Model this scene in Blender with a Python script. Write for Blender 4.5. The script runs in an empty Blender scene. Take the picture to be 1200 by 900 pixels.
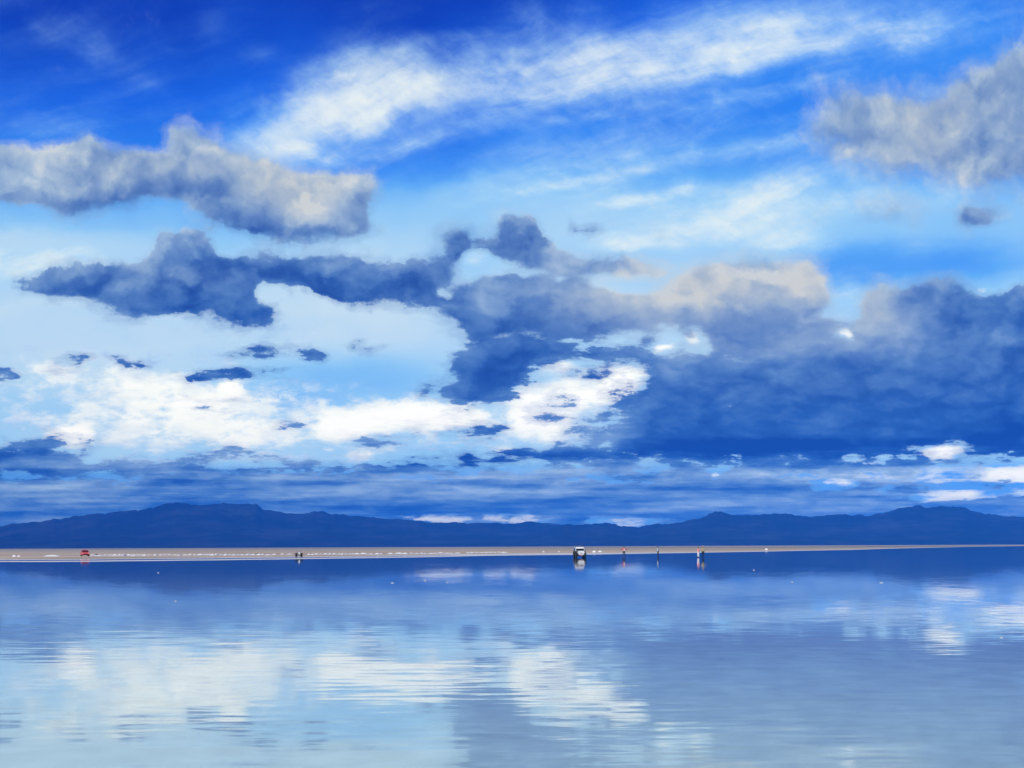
import bpy, bmesh, math, random
import numpy as np
from mathutils import Vector, Matrix

random.seed(7)
rng = np.random.default_rng(11)
S = bpy.context.scene
COL = S.collection
R = math.radians

# ------------------------------------------------------------------ view constants
F = 1450.0            # focal length, in pixels of a 1200 wide frame
EYE = 1.75            # eye height
HC = 640.5            # row of the eye level at mid frame
TILT = 0.00417        # the camera leans a quarter of a degree


def level(px, py):
    """frame pixel -> levelled pixel (x from the left, h above eye level)"""
    dx, dy = px - 600.0, HC - py
    return 600.0 + dx + dy * TILT, dy - dx * TILT


def on_ground(px, py):
    """frame pixel of something standing on the flat -> world x, y"""
    lx, h = level(px, py)
    d = EYE * F / max(-h, 0.5)
    return (lx - 600.0) / F * d, d


# ------------------------------------------------------------------ helpers
def lin(c):
    return tuple(((v / 255.0) / 12.92 if v / 255.0 <= 0.04045 else ((v / 255.0 + 0.055) / 1.055) ** 2.4) for v in c)


class NT:
    """tiny node-tree writer"""
    def __init__(s, tree):
        s.t = tree
        s.n = tree.nodes
        s.l = tree.links

    def node(s, kind, **kw):
        n = s.n.new(kind)
        for k, v in kw.items():
            setattr(n, k, v)
        return n

    def put(s, sock, v):
        if hasattr(v, 'is_output'):
            s.l.new(v, sock)
        elif v is not None:
            sock.default_value = v

    def m(s, op, a, b=None, c=None, clamp=False):
        n = s.node('ShaderNodeMath', operation=op, use_clamp=clamp)
        for i, v in enumerate((a, b, c)):
            if v is not None:
                s.put(n.inputs[i], v)
        return n.outputs[0]

    def vm(s, op, a, b=None, scale=None):
        n = s.node('ShaderNodeVectorMath', operation=op)
        s.put(n.inputs[0], a)
        if b is not None:
            s.put(n.inputs[1], b)
        if scale is not None:
            s.put(n.inputs['Scale'], scale)
        return n.outputs[1] if op in ('LENGTH', 'DOT_PRODUCT') else n.outputs[0]

    def comb(s, x, y, z=0.0):
        n = s.node('ShaderNodeCombineXYZ')
        s.put(n.inputs[0], x); s.put(n.inputs[1], y); s.put(n.inputs[2], z)
        return n.outputs[0]

    def sep(s, v):
        n = s.node('ShaderNodeSeparateXYZ')
        s.put(n.inputs[0], v)
        return n.outputs

    def sepc(s, v):
        n = s.node('ShaderNodeSeparateColor')
        s.put(n.inputs[0], v)
        return n.outputs

    def noise(s, vec, scale, detail=4.0, rough=0.5, dist=0.0, dims='3D', lac=2.0):
        n = s.node('ShaderNodeTexNoise', noise_dimensions=dims)
        s.put(n.inputs['Vector'], vec)
        s.put(n.inputs['Scale'], scale); s.put(n.inputs['Detail'], detail)
        s.put(n.inputs['Roughness'], rough); s.put(n.inputs['Distortion'], dist)
        s.put(n.inputs['Lacunarity'], lac)
        return n.outputs[0], n.outputs[1]

    def ss(s, v, a, b, lo=0.0, hi=1.0, kind='SMOOTHSTEP'):
        n = s.node('ShaderNodeMapRange', interpolation_type=kind)
        s.put(n.inputs[0], v); s.put(n.inputs[1], a); s.put(n.inputs[2], b)
        s.put(n.inputs[3], lo); s.put(n.inputs[4], hi)
        return n.outputs[0]

    def mix(s, f, a, b, blend='MIX', clamp=False):
        n = s.node('ShaderNodeMix', data_type='RGBA', blend_type=blend, clamp_factor=True)
        s.put(n.inputs[0], f); s.put(n.inputs[6], a); s.put(n.inputs[7], b)
        return n.outputs[2]

    def ramp(s, f, stops, interp='LINEAR'):
        n = s.node('ShaderNodeValToRGB')
        cr = n.color_ramp
        cr.interpolation = interp
        while len(cr.elements) < len(stops):
            cr.elements.new(0.5)
        for e, (p, c) in zip(cr.elements, stops):
            e.position = p
            e.color = (*c[:3], 1.0)
        s.put(n.inputs[0], f)
        return n.outputs[0]


def material(name, color=(0.5, 0.5, 0.5), rough=0.6, metal=0.0, vary=0.12, scale=6.0, spec=0.5, coat=0.0):
    m = bpy.data.materials.new(name)
    m.use_nodes = True
    t = NT(m.node_tree)
    b = m.node_tree.nodes['Principled BSDF']
    tc = t.node('ShaderNodeTexCoord')
    f, _ = t.noise(tc.outputs['Object'], scale, 5.0, 0.6)
    k = t.ss(f, 0.3, 0.7, 1.0 - vary, 1.0 + vary, 'LINEAR')
    c = t.vm('SCALE', (*color,), scale=k)
    t.put(b.inputs['Base Color'], c)
    t.put(b.inputs['Roughness'], t.ss(f, 0.3, 0.7, max(rough - 0.08, 0.02), min(rough + 0.08, 1.0), 'LINEAR'))
    b.inputs['Metallic'].default_value = metal
    b.inputs['Specular IOR Level'].default_value = spec
    b.inputs['Coat Weight'].default_value = coat
    return m


def link(o, parent=None):
    COL.objects.link(o)
    if parent is not None:
        o.parent = parent
    return o


def mesh_obj(name, bm, mat, parent=None, smooth=False):
    me = bpy.data.meshes.new(name)
    bm.normal_update()
    bm.to_mesh(me)
    bm.free()
    if smooth:
        for p in me.polygons:
            p.use_smooth = True
    me.materials.append(mat)
    return link(bpy.data.objects.new(name, me), parent)


def tag(o, label=None, cat=None, group=None, kind=None):
    for k, v in (('label', label), ('category', cat), ('group', group), ('kind', kind)):
        if v:
            o[k] = v
    return o


def empty(name, loc, rz=0.0):
    o = bpy.data.objects.new(name, None)
    o.location = loc
    o.rotation_euler = (0, 0, rz)
    return link(o)


def box(bm, c, s, bevel=0.0, rot=None):
    r = bmesh.ops.create_cube(bm, size=1.0)
    vs = r['verts']
    bmesh.ops.scale(bm, vec=s, verts=vs)
    if bevel:
        es = list({e for v in vs for e in v.link_edges})
        rb = bmesh.ops.bevel(bm, geom=es, offset=bevel, segments=2, affect='EDGES')
        vs = list({v for f in rb['faces'] for v in f.verts} | {v for v in vs if v.is_valid})
    if rot is not None:
        bmesh.ops.rotate(bm, cent=(0, 0, 0), matrix=rot, verts=vs)
    bmesh.ops.translate(bm, vec=c, verts=vs)
    return vs


def rod(bm, a, b, r0, r1=None, seg=8):
    a, b = Vector(a), Vector(b)
    d = b - a
    r = bmesh.ops.create_cone(bm, cap_ends=True, segments=seg, radius1=r0, radius2=r0 if r1 is None else r1, depth=d.length)
    q = d.to_track_quat('Z', 'Y').to_matrix()
    bmesh.ops.rotate(bm, cent=(0, 0, 0), matrix=q, verts=r['verts'])
    bmesh.ops.translate(bm, vec=(a + b) / 2, verts=r['verts'])


def prism(bm, prof, x0, x1, squeeze=None):
    """side profile (y, z) extruded along x; squeeze(y, z) scales the half width"""
    sq = squeeze or (lambda y, z: 1.0)
    A = [bm.verts.new((x0 * sq(y, z), y, z)) for y, z in prof]
    B = [bm.verts.new((x1 * sq(y, z), y, z)) for y, z in prof]
    n = len(prof)
    bm.faces.new(A[::-1]); bm.faces.new(B)
    for i in range(n):
        bm.faces.new((A[i], A[(i + 1) % n], B[(i + 1) % n], B[i]))
    bmesh.ops.recalc_face_normals(bm, faces=bm.faces)


def wheel(parent, loc, r, w, mt, mr):
    bm = bmesh.new()
    n, k = 28, 10
    ring = []
    for i in range(n):
        a = 2 * math.pi * i / n
        row = []
        for j in range(k):
            b = 2 * math.pi * j / k
            rr = r * 0.80 + r * 0.20 * math.copysign(abs(math.cos(b)) ** 0.6, math.cos(b))
            xx = w * 0.5 * math.copysign(abs(math.sin(b)) ** 0.6, math.sin(b))
            row.append(bm.verts.new((xx, rr * math.cos(a), rr * math.sin(a))))
        ring.append(row)
    for i in range(n):
        for j in range(k):
            bm.faces.new((ring[i][j], ring[i][(j + 1) % k], ring[(i + 1) % n][(j + 1) % k], ring[(i + 1) % n][j]))
    bmesh.ops.recalc_face_normals(bm, faces=bm.faces)
    t = mesh_obj('wheel', bm, mt, parent, True)
    t.location = loc
    bm = bmesh.new()
    rod(bm, (-w * 0.40, 0, 0), (w * 0.40, 0, 0), r * 0.60, seg=20)
    for i in range(6):
        a = 2 * math.pi * i / 6
        rod(bm, (0, 0, 0), (0, r * 0.55 * math.cos(a), r * 0.55 * math.sin(a)), w * 0.44, w * 0.41, 6)
    mesh_obj('rim', bm, mr, t)
    return t


# ------------------------------------------------------------------ camera
cam_d = bpy.data.cameras.new('camera')
cam = link(bpy.data.objects.new('camera', cam_d))
cam_d.sensor_fit = 'HORIZONTAL'
cam_d.sensor_width = 36.0
cam_d.lens = 36.0 * F / 1200.0
cam_d.shift_y = (HC - 450.0) / 1200.0
cam_d.clip_start = 0.1
cam_d.clip_end = 90000.0
cam.matrix_world = Matrix.Translation((0, 0, EYE)) @ Matrix.Rotation(R(90), 4, 'X') @ Matrix.Rotation(-math.atan(TILT), 4, 'Z')
S.camera = cam

# ------------------------------------------------------------------ the sky: where the cloud banks stand
# Cloud cover is described as smooth fields over the sky (bearing across, height above the horizon up);
# the fine structure is procedural noise in the world shader.
GX = np.linspace(-40, 1240, 257)
ROWS = sorted(set([0, 4, 8, 12] + list(range(16, 60, 4)) + list(range(60, 129, 6)) + list(range(129, 560, 8)) + [580, 610, 650, 700]))
GH = np.arange(-20, 721, 4.0)
XX, HH = np.meshgrid(GX, GH)


def blur(a, sx, sh):
    for ax, sg, st in ((1, sx, 5.0), (0, sh, 4.0)):
        s_ = sg / st
        if s_ < 0.2:
            continue
        n = max(1, int(3 * s_))
        k = np.exp(-0.5 * (np.arange(-n, n + 1) / s_) ** 2)
        k /= k.sum()
        pad = [(0, 0), (0, 0)]
        pad[ax] = (n, n)
        p = np.pad(a, pad, mode='edge')
        a = np.apply_along_axis(lambda v: np.convolve(v, k, 'valid'), ax, p)
    return a


def inside(pts):
    P = [level(*p) for p in pts]
    acc = np.zeros(XX.shape)
    for ox, oy in ((-1.6, -1.3), (1.6, -1.3), (-1.6, 1.3), (1.6, 1.3)):
        x, y = XX + ox, HH + oy
        r = np.zeros(XX.shape, bool)
        j = len(P) - 1
        for i in range(len(P)):
            (xi, yi), (xj, yj) = P[i], P[j]
            if yi != yj:
                r ^= ((yi > y) != (yj > y)) & (x < (xj - xi) * (y - yi) / (yj - yi) + xi)
            j = i
        acc += r
    return acc / 4.0


def ellipse(cx, cy, rx, ry, ang=0.0):
    lx, lh = level(cx, cy)
    a = R(ang)
    dx, dy = XX - lx, HH - lh
    u = (dx * math.cos(a) + dy * math.sin(a)) / rx
    v = (-dx * math.sin(a) + dy * math.cos(a)) / ry
    return np.sqrt(u * u + v * v)


def soft(cx, cy, rx, ry, ang=0.0):
    """1 in the middle, about half at the rim, gone at twice the radius"""
    return np.exp(-0.69 * ellipse(cx, cy, rx, ry, ang) ** 2)


def hard(cx, cy, rx, ry, ang=0.0):
    return np.clip(1.6 - 1.1 * ellipse(cx, cy, rx, ry, ang), 0, 1)


def P(f, pts, val=1.0, sx=5, sh=4):
    xs_, ys_ = [p[0] for p in pts], [p[1] for p in pts]
    big_ = min(1.0, (max(xs_) - min(xs_)) * (max(ys_) - min(ys_)) / 9000.0)
    m_ = blur(inside(pts), sx + 6.0 * big_, sh + 4.5 * big_)
    np.maximum(f, m_ * val, out=f)


def mixin(f, m_, val):
    f += m_ * (val - f)


C = np.zeros(XX.shape)      # dark and grey cumulus cover
L = np.full(XX.shape, 0.34) # how light that cloud is
W = np.full(XX.shape, 0.05) # how warm a grey it is
T = np.zeros(XX.shape)      # tone of the clear sky
H = np.zeros(XX.shape)      # high white veil
B = np.zeros(XX.shape)      # sunlit white cumulus

#CLOUDS_BEGIN
# --- clear sky tone, from deep blue overhead to pale near the horizon
tone = np.interp(HH, [0, 40, 120, 200, 300, 350, 400, 450, 500, 560, 645, 720], [.68, .72, .84, .90, .85, .78, .66, .46, .34, .22, .10, .05])
T[:] = tone
mixin(T, soft(1100, 60, 260, 120) * 0.8, .46)
mixin(T, soft(900, 120, 220, 60, 12) * 0.7, .48)
mixin(T, soft(480, 195, 130, 26, 8), .36)
mixin(T, soft(640, 170, 150, 20, 12) * .9, .42)
mixin(T, soft(760, 140, 150, 14, 12) * .8, .46)
mixin(T, soft(1010, 100, 120, 12, 10) * .7, .44)
mixin(T, soft(1085, 305, 130, 24) * .9, .55)
mixin(T, soft(1010, 300, 50, 18) * .6, .48)
mixin(T, soft(200, 262, 150, 16) * .8, .66)
mixin(T, soft(30, 285, 120, 14) * .8, .98)
mixin(T, soft(430, 440, 110, 24) * .75, .62)
mixin(T, soft(330, 470, 60, 12) * .6, .60)
mixin(T, soft(430, 340, 60, 60) * .5, .95)
mixin(T, soft(380, 400, 130, 18) * .5, .97)
mixin(T, soft(120, 400, 200, 20) * .5, .93)
mixin(T, soft(60, 470, 120, 26) * .6, .72)
mixin(T, soft(600, 225, 150, 22, 6) * .5, .66)
mixin(T, soft(830, 175, 140, 16, 8) * .6, .66)
mixin(T, soft(300, 150, 80, 8, 20) * .3, .5)
mixin(T, soft(180, 380, 330, 60) * .9, .97)
mixin(T, soft(780, 262, 240, 42) * .9, .90)
mixin(T, soft(1090, 245, 150, 26) * .8, .80)
mixin(T, soft(560, 240, 130, 26) * .7, .84)
mixin(T, soft(1085, 306, 110, 16) * .8, .56)
mixin(T, soft(985, 320, 50, 18) * .8, .50)
mixin(T, np.clip((98 - HH) / 14, 0, 1), .56)
mixin(T, soft(430, 330, 60, 40) * .6, 1.0)
mixin(T, soft(430, 440, 110, 22) * .7, .66)
# --- high veil
for pts, v, sx, sh in [
    ([(255, 168), (300, 138), (345, 112), (395, 78), (430, 50), (455, 46), (500, 50), (515, 78), (520, 105), (480, 122), (430, 140), (380, 168), (330, 186), (290, 182)], .95, 22, 14),
    ([(480, 60), (540, 45), (600, 28), (630, 20), (665, 18), (700, 36), (745, 50), (790, 66), (800, 84), (760, 104), (700, 100), (640, 108), (590, 130), (540, 130), (490, 130)], .44, 24, 15),
    ([(610, 62), (650, 55), (672, 68), (650, 85), (615, 80)], .70, 16, 9),
    ([(655, 35), (680, 28), (690, 45), (665, 50)], .8, 10, 8),
    ([(800, 80), (825, 45), (870, 20), (930, 12), (1010, 10), (1130, 12), (1150, 30), (1080, 45), (1000, 58), (930, 70), (870, 88), (800, 122), (740, 138), (670, 140), (740, 118), (790, 100)], .30, 18, 9),
    ([(860, 38), (890, 26), (930, 26), (930, 40), (880, 46)], .50, 16, 8),
]:
    P(H, pts, v, sx, sh)
for cx, cy, rx, ry, an, v in [(430, 95, 60, 32, 25, .35), (110, 60, 90, 10, -30, .22), (300, 60, 90, 9, -30, .24), (40, 10, 70, 16, -10, .20), (60, 150, 50, 12, 0, .22), (300, 150, 40, 10, 10, .3),
                              (760, 232, 90, 8, 8, .75), (840, 262, 110, 26, 6, .80), (930, 280, 60, 16, 0, .7), (720, 285, 60, 14, 0, .6), (960, 165, 130, 10, 8, .25), (640, 238, 80, 7, 12, .4),
                              (1040, 240, 120, 18, 0, .45), (830, 40, 100, 30, 0, .12), (1100, 100, 120, 10, 12, .2), (560, 300, 20, 20, 0, .6), (20, 305, 100, 30, 0, .5), (250, 390, 260, 26, 0, .35), (990, 345, 30, 20, 0, .8)]:
    H += soft(cx, cy, rx, ry, an) * v * (1 - np.clip(H, 0, 1))
mixin(T, soft(1060, 60, 260, 80) * .85, .46)
for cx, cy, rx, ry, an, v in [(1020, 42, 220, 26, 12, .26), (1010, 96, 180, 9, 12, .30), (930, 138, 180, 8, 9, .30), (1120, 20, 120, 8, 14, .3), (820, 62, 120, 22, 22, .22), (700, 165, 160, 7, 9, .26), (540, 215, 120, 8, 10, .25), (850, 118, 150, 5, 12, .35), (700, 135, 120, 4, 10, .32), (960, 95, 120, 5, 14, .28), (620, 222, 180, 5, 10, .35), (780, 195, 200, 5, 8, .28), (900, 168, 160, 5, 6, .32), (500, 165, 130, 5, 14, .22), (1050, 60, 110, 6, 16, .3), (690, 60, 90, 6, -24, .25), (620, 40, 60, 5, 40, .2), (640, 100, 340, 60, 8, .16), (900, 200, 260, 40, 6, .16), (560, 90, 190, 45, 10, .16), (420, 130, 120, 40, 20, .25), (900, 60, 160, 34, 10, .14), (60, 40, 120, 40, -20, .12), (820, 200, 220, 40, 6, .22), (300, 170, 60, 14, 0, .3), (150, 310, 250, 20, 0, .35), (1120, 220, 90, 12, 0, .35), (1100, 290, 120, 12, 0, .25)]:
    H += soft(cx, cy, rx, ry, an) * v * (1 - np.clip(H, 0, 1))
# --- sunlit white cumulus
for cx, cy, rx, ry, v in [(180, 470, 190, 50, .50), (60, 430, 110, 20, .30), (250, 505, 120, 28, .40), (440, 500, 120, 22, .40), (640, 490, 110, 40, .45), (400, 395, 90, 14, .2), (330, 440, 40, 10, -.2), (700, 450, 70, 20, .4)]:
    B += soft(cx, cy, rx, ry) * v * (1 - np.clip(B, 0, 1))
B += soft(1110, 566, 120, 17) * .42 + soft(620, 609, 190, 5) * .35
B[:] = np.clip(B, 0, 1)
for pts, v, sx, sh in [
    ([(350, 505), (362, 490), (380, 477), (402, 477), (430, 473), (468, 466), (500, 465), (530, 470), (562, 474), (582, 486), (575, 495), (555, 497), (542, 501), (505, 509), (470, 506), (430, 511), (400, 513), (370, 518)], 1.0, 7, 5),
    ([(590, 458), (605, 447), (622, 455), (650, 450), (670, 455), (700, 443), (720, 428), (742, 425), (762, 432), (757, 446), (746, 466), (735, 476), (700, 480), (680, 480), (662, 500), (684, 505), (662, 518), (610, 519), (590, 507), (584, 490), (598, 480)], .95, 7, 5),
    ([(635, 425), (665, 422), (690, 428), (700, 440), (650, 445), (620, 442)], .60, 8, 5),
    ([(762, 414), (766, 404), (778, 401), (792, 404), (786, 412)], 1.0, 4, 3),
    ([(90, 425), (160, 420), (220, 436), (248, 455), (252, 446), (270, 441), (290, 452), (296, 466), (322, 480), (332, 495), (326, 522), (300, 532), (240, 524), (170, 532), (135, 536), (160, 512), (176, 490), (150, 470), (80, 445)], .74, 13, 9),
    ([(245, 462), (252, 446), (268, 441), (288, 450), (292, 462), (275, 470)], .98, 5, 4),
    ([(175, 480), (200, 470), (250, 488), (300, 490), (325, 505), (318, 528), (290, 528), (230, 505), (180, 500)], .90, 12, 8),
    ([(40, 516), (55, 505), (62, 497), (78, 493), (95, 496), (104, 491), (116, 498), (113, 514), (90, 526), (60, 522)], .95, 6, 5),
    ([(-40, 505), (30, 508), (60, 498), (60, 520), (-40, 525)], .50, 14, 6),
    ([(1072, 531), (1108, 522), (1136, 522), (1128, 532), (1104, 541)], .92, 7, 3),
    ([(985, 540), (1040, 535), (1045, 543), (985, 548)], .72, 10, 3),
    ([(1050, 540), (1070, 533), (1072, 538), (1055, 543)], .7, 6, 3),
    ([(948, 568), (972, 560), (1022, 562), (1000, 571), (965, 573)], .88, 8, 3),
    ([(1065, 562), (1080, 554), (1115, 553), (1125, 562), (1090, 565)], .75, 10, 4),
    ([(1143, 563), (1152, 552), (1200, 551), (1240, 552), (1240, 563), (1190, 566)], 1.0, 7, 3),
    ([(1070, 584), (1108, 572), (1140, 569), (1162, 576), (1190, 565), (1240, 560), (1240, 582), (1180, 580), (1110, 590), (1080, 590)], .85, 10, 5),
    ([(1033, 572), (1042, 566), (1050, 570), (1046, 576), (1036, 577)], .8, 4, 3),
    ([(826, 560), (836, 552), (848, 559)], 1.0, 3, 2),
    ([(458, 605), (480, 604), (510, 606), (550, 607), (556, 612), (520, 614), (490, 612)], 1.0, 8, 2),
    ([(553, 611), (562, 605), (600, 607), (616, 602), (636, 606), (652, 614), (620, 613), (590, 615)], .78, 8, 2),
    ([(675, 613), (710, 607), (760, 608), (772, 613), (745, 619), (718, 615)], .80, 9, 3),
    ([(765, 608), (785, 604), (805, 608), (790, 612)], .66, 8, 3),
    ([(0, 618), (30, 611), (60, 609), (50, 614), (0, 620)], .7, 8, 2),
    ([(790, 614), (800, 608), (818, 606), (815, 612)], .66, 6, 2),
    ([(560, 524), (600, 520), (610, 530), (570, 534)], .72, 10, 3),
    ([(400, 524), (450, 520), (480, 526), (450, 540), (400, 545)], .62, 14, 6),
    ([(135, 533), (140, 529), (150, 530), (150, 535)], .9, 5, 2),
    ([(372, 525), (385, 523), (400, 527), (395, 531), (380, 528)], .9, 5, 2),
    ([(610, 562), (640, 559), (700, 562), (735, 566), (700, 570), (640, 568)], .58, 12, 3),
    ([(505, 594), (515, 588), (525, 592), (527, 598), (500, 600)], .66, 8, 4),
    ([(566, 552), (572, 549), (575, 553)], .9, 3, 2),
    ([(685, 553), (710, 551), (720, 554), (700, 555)], .75, 6, 2),
    ([(770, 552), (780, 548), (785, 552)], .8, 4, 2),
    ([(822, 466), (824, 456), (842, 452), (850, 462), (872, 444), (884, 452), (862, 468), (892, 482), (872, 490), (846, 480)], .74, 7, 5),
    ([(835, 478), (910, 478), (915, 484), (840, 490)], .5, 8, 4),
    ([(977, 392), (982, 384), (992, 383), (1003, 391), (995, 395), (985, 390)], 1.0, 3, 2),
    ([(915, 410), (930, 405), (945, 402), (940, 408)], .85, 5, 2),
    ([(800, 398), (806, 382), (814, 388), (820, 400), (805, 404)], .8, 4, 4),
    ([(940, 378), (945, 366), (975, 362), (1000, 368), (995, 374), (960, 366)], .7, 5, 4),
    ([(1143, 342), (1150, 338), (1160, 342), (1155, 347)], 1.0, 4, 2),
    ([(440, 320), (460, 316), (475, 320)], .3, 5, 3),
    ([(370, 470), (383, 473), (390, 480), (372, 482)], 1.0, 4, 3),
]:
    P(B, pts, v, sx, sh)
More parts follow.
